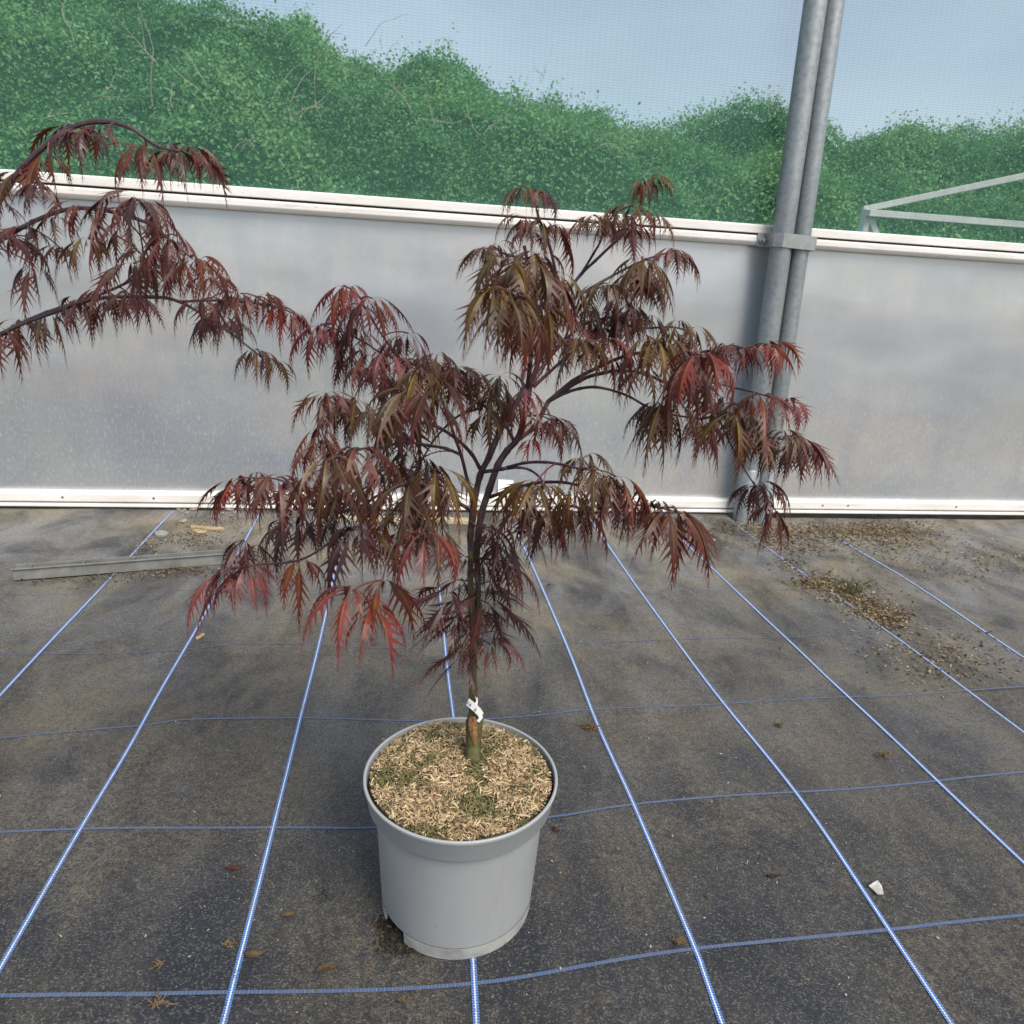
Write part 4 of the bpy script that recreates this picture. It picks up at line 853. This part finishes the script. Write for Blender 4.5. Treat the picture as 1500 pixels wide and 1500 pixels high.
chip_stuff('leaf_litter', [(1180, 782, 40, 8, 2.2), (1250, 778, 45, 10, 2.6), (1310, 790, 40, 12, 2.4), (1130, 792, 22, 9, 1.0), (1185, 800, 22, 5, .9), (1155, 825, 12, 8, .8), (1200, 850, 16, 8, 1.3), (1235, 868, 20, 9, 1.8), (1275, 885, 22, 10, 1.8), (1305, 910, 16, 9, 1.2), (1380, 960, 60, 22, 2.0), (1420, 820, 60, 16, 2.0), (1105, 770, 30, 6, 1.0), (1215, 856, 26, 5, 2.5), (1290, 900, 22, 6, 2.0), (1200, 776, 60, 5, 3.0), (1300, 776, 40, 7, 3.0)], 11000, 'brown and tan leaf litter strewn along the right seam', CH, .005, .016, 'litter')
chip_stuff('leaf_litter', [(285, 792, 22, 7, 2.0), (300, 775, 30, 9, .8), (215, 800, 14, 9, .8), (270, 838, 26, 4, 1.2), (210, 842, 30, 4, .6), (120, 850, 50, 6, .8), (330, 765, 24, 6, .7)], 1500, 'crumbs of bark and soil round the grey trough', CH, .004, .013, 'litter')
chip_stuff('dirt_crumbs', [(1030, 775, 34, 9, 3.0), (960, 768, 50, 6, 2.0), (860, 768, 60, 6, 1.0), (740, 765, 60, 5, .8), (1055, 790, 18, 12, .8), (600, 762, 70, 4, .8), (1000, 800, 60, 16, .5), (1250, 764, 90, 4, 2.0)], 3200, 'dark soil crumbs along the foot of the base rail', mat_chip('soil_crumb', [(0, (.02, .017, .012)), (.6, (.06, .05, .03)), (1, (.17, .15, .09))]), .003, .010, 'soil')
chip_stuff('dust_specks', [(750, 1100, 400, 200, 2), (900, 1350, 300, 90, 1.2), (350, 1300, 160, 120, 1.0), (900, 900, 260, 60, .7), (1200, 1100, 120, 120, .8)], 900, 'pale crumbs and specks scattered over the dark membrane', mat_chip('speck', [(0, (.06, .05, .03)), (.6, (.17, .13, .08)), (1, (.50, .46, .38))]), .002, .006, 'crumbs')
# weathered timber lath under the rail, behind the stems
def stonemesh(s, sd):
    bm = bmesh.new(); bmesh.ops.create_icosphere(bm, subdivisions=2, radius=1); r_ = random.Random(sd); ax = (r_.uniform(.8, 1.3), r_.uniform(.6, 1.0), r_.uniform(.4, .7))
    for v in bm.verts:
        v.co = v.co*(1+.28*noise.noise(v.co*1.3+Vector((sd, 0, 0)))); v.co = Vector((v.co.x*ax[0], v.co.y*ax[1], v.co.z*ax[2]))*s
    me = bpy.data.meshes.new('stone'); bm.to_mesh(me); bm.free(); return me
SM = plain('pale_stone', (.24, .215, .18), .85, .25, .5, 45, .4)
spots = [(262, 744), (270, 748), (279, 745), (274, 752), (266, 750), (284, 741), (325, 752), (336, 748), (345, 752), (352, 747), (338, 757), (330, 746), (362, 746), (268, 764), (321, 784)]
for i, (x, y) in enumerate(spots):
    P = gp(x, max(y, 747)); s = rng.uniform(.008, .016); me = stonemesh(s, i*3+1); o = mkobj('stone', me, SM, None, False); o.location = (P[0], P[1], GZ(P)+s*.30); o.rotation_euler = (0, 0, rng.uniform(0, 6))
    tag(o, *(('small pale stone in the left one of two heaps by base rail', 'stone', 'stones of the left heap') if x < 300 else ('small pale stone in the right one of two heaps by base rail', 'stone', 'stones of the right heap')))
def slab(name, pix, th, mat, label, cat, z=0.0, curlz=0.0):
    P = [gp(*q) for q in pix]; c = sum(P)/len(P); o = empty(name, (c[0], c[1], GZ(c)+z+.0015)); n = len(P)
    v = [(p[0]-c[0], p[1]-c[1], curlz*rng.random()) for p in P]; v += [(a, b, d+th) for a, b, d in v]
    f = [tuple(reversed(range(n))), tuple(range(n, 2*n))]+[(i, (i+1) % n, n+(i+1) % n, n+i) for i in range(n)]
    me = bpy.data.meshes.new(name); me.from_pydata(v, [], f); me.update(); bpy.data.objects.remove(o)
    o = mkobj(name, me, mat); o.location = (c[0], c[1], GZ(c)+z+.0015); tag(o, label, cat); return o
LATH = plain('old_lath', (.36, .28, .17), .8, .2, .35, 40, .4)
slab('wood_splinter', [(279, 772), (280, 775), (328, 778), (328, 775)], .006, LATH, 'long thin tan splinter of wood near the far left stones', 'splinter')
slab('bark_flake', [(281, 778), (290, 777), (304, 779), (300, 782), (288, 782)], .004, LATH, 'flat tan bark flake beside the long splinter', 'bark')
slab('slate_chip', [(227, 782), (236, 780), (248, 783), (240, 788), (228, 787)], .008, plain('grey_chip', (.25, .25, .24), .8, .2), 'flat grey stone chip lying left of the wood splinter', 'stone')
slab('wood_splinter', [(286, 934), (288, 937), (300, 930), (298, 928)], .003, LATH, 'short tan splinter on bare membrane below the red leaves', 'splinter')
slab('paper_scrap', [(1271, 1303), (1283, 1299), (1289, 1306), (1292, 1318), (1284, 1316), (1277, 1308)], .0015, plain('dirty_white', (.52, .50, .44), .7, .2, .3, 90), 'dirty white scrap lying near the right end of the stripes', 'scrap', 0, .008)
slab('timber_lath', [(470, 757), (472, 762), (700, 769), (700, 763)], .012, plain('pale_lath', (.42, .36, .24), .8, .2, .3, 30, .3), 'pale timber lath lying along the base rail behind the maple stems', 'lath')

# dry leaves and root clumps
def dry_leaf(px, py, lpx, ang, label, c, name='dry_leaf', cat='leaf'):
    P = gp(px, py); m_ = pxm(P); L = lpx*m_*.78; v, f = [], []; n = 7; c = tuple(a*.62 for a in c); sd_ = rng.uniform(0, 50)
    for i in range(n):
        t = i/(n-1); w_ = L*.20*math.sin(math.pi*min(1, t*.92+.06))**.8
        for u in (-1, -.4, 0, .4, 1):
            jag = 1+.35*noise.noise(Vector((i*1.7, u*3, sd_)))
            v.append(((t-.5)*L, u*w_*jag+L*.10*math.sin(t*4+sd_), .0015+abs(u)**1.5*L*.11*(1+.5*math.sin(i*1.9+sd_))+L*.05*math.sin(t*3.1)))
    for i in range(n-1):
        for j in range(4): f.append((5*i+j, 5*i+j+1, 5*i+6+j, 5*i+5+j))
    mt = plain('dry_'+name, c, .7, .25, .4, 120, .4); root = empty(name, (P[0], P[1], GZ(P)+.001), ang); o = pyd('blade', v, f, mt, root, True); md = o.modifiers.new('t', 'SOLIDIFY'); md.thickness = .0005
    mb = MB(); mb.tube([Vector((L*.46, L*.10*math.sin(3.7+sd_), .004)), Vector((L*.62, L*.02, .008)), Vector((L*.78, L*.10, .004))], [.0009, .0008, .0006], 5); mb.build('stalk', mt, root, True)
    tag(root, label, cat); return root
def root_clump(px, py, lpx, n, label, c, spread=.35):
    P = gp(px, py); m_ = pxm(P); L = lpx*m_; root = empty('root_clump', (P[0], P[1], GZ(P)+.001), 0); mb = MB()
    for k in range(n):
        a = rng.uniform(-.6, .6)+(math.pi if rng.random() < .5 else 0); s0 = Vector((rng.gauss(0, .16)*L, rng.gauss(0, .07)*L, rng.uniform(.001, .01))); l_ = L*rng.uniform(.25, .6)
        pts = [s0]; 
        for j in range(5): a += rng.gauss(0, spread*1.6); pts.append(pts[-1]+Vector((math.cos(a), math.sin(a)*.7, rng.gauss(0, .35)))*l_/5); pts[-1].z = max(.0012, pts[-1].z)
        mb.tube(pts, [.0011, .0012, .0010, .0009, .0007, .0005], 4)
    o = mb.build('fibres', plain('root_fibre', c, .85, .2, .45, 90, .3), root, True); tag(root, label, 'debris'); return root
dry_leaf(342, 1273, 30, .25, 'curled red-brown dry leaf left of the pot between two stripes', (.115, .036, .022))
dry_leaf(422, 1340, 26, -.1, 'thin tan dry leaf stalk left of the pot foot', (.17, .12, .06))
dry_leaf(477, 1420, 36, .3, 'brown curved dry leaf nearest the pot foot at lower left', (.14, .075, .035))
dry_leaf(477, 1307, 18, -1.1, 'small brown dry leaf shred just left of the pot wall', (.10, .06, .035))
dry_leaf(372, 1398, 38, .15, 'long brown dry leaf lying across the left blue stripe', (.15, .10, .055))
dry_leaf(813, 1217, 16, -.9, 'small dark red dry leaf at the right side of pot', (.09, .030, .022))
dry_leaf(914, 1305, 14, 1.3, 'tiny pale curled shred right of the pot', (.20, .18, .14))
dry_leaf(1130, 1288, 22, -.1, 'thin black twig-like shred on the open right membrane', (.03, .025, .02))
root_clump(860, 1067, 40, 26, 'brown fibrous root clump touching the stripe behind the pot', (.13, .088, .045))
root_clump(990, 1383, 26, 16, 'small brown fibre clump beside the lower right stripe crossing', (.12, .085, .04))
root_clump(1290, 1108, 26, 16, 'brown fibre clump near the right edge above a cross stripe', (.13, .09, .045))
root_clump(232, 1474, 34, 12, 'tangle of brown fibres below the lowest cross stripe at left', (.15, .10, .06))
root_clump(232, 1418, 30, 8, 'few brown fibres above the lowest cross stripe at left', (.14, .10, .06))
root_clump(1144, 1065, 22, 9, 'thin brown fibres between two stripes at middle right', (.12, .085, .045))
root_clump(595, 1468, 24, 6, 'few brown fibres in front of the pot', (.13, .09, .05))
root_clump(337, 1385, 24, 14, 'dusty brown crumbs of fibre left of the left stripe', (.15, .11, .06))
root_clump(805, 860, 14, 5, 'tiny dark twig on the membrane behind the maple', (.04, .03, .02))
root_clump(1036, 1318, 12, 6, 'tiny brown crumb tuft on the open right membrane', (.15, .10, .05))
# spilt dark compost by the drainage notch
chip_stuff('spilt_compost', [(563, 1358, 7, 9, 2), (575, 1378, 12, 8, 2), (596, 1392, 10, 5, 1)], 420, 'dark compost spilt by the drainage notch of pot', mat_chip('compost', [(0, (.008, .007, .006)), (.7, (.03, .024, .018)), (1, (.10, .08, .06))]), .003, .010, 'compost')
# grass tuft in the seam
P = gp(1252, 866); gt = empty('grass_tuft', (P[0], P[1], GZ(P)-.008)); GM = plain('grass_green', (.12, .135, .05), .6, .3, .3); mb = MB()
for k in range(30):
    a = rng.uniform(0, 6.28); l_ = rng.uniform(.03, .085); b0 = Vector((rng.gauss(0, .022), rng.gauss(0, .014), 0)); ln_ = rng.uniform(.3, 1.0)
    mb.tube([b0, b0+Vector((math.cos(a)*ln_*.3, math.sin(a)*ln_*.3, .7))*l_*.6, b0+Vector((math.cos(a)*ln_, math.sin(a)*ln_, .85))*l_], [.0012, .0010, .0003], 3)
mb.build('blades', GM, gt, True); tag(gt, 'small tuft of green grass growing in the litter at right', 'grass')
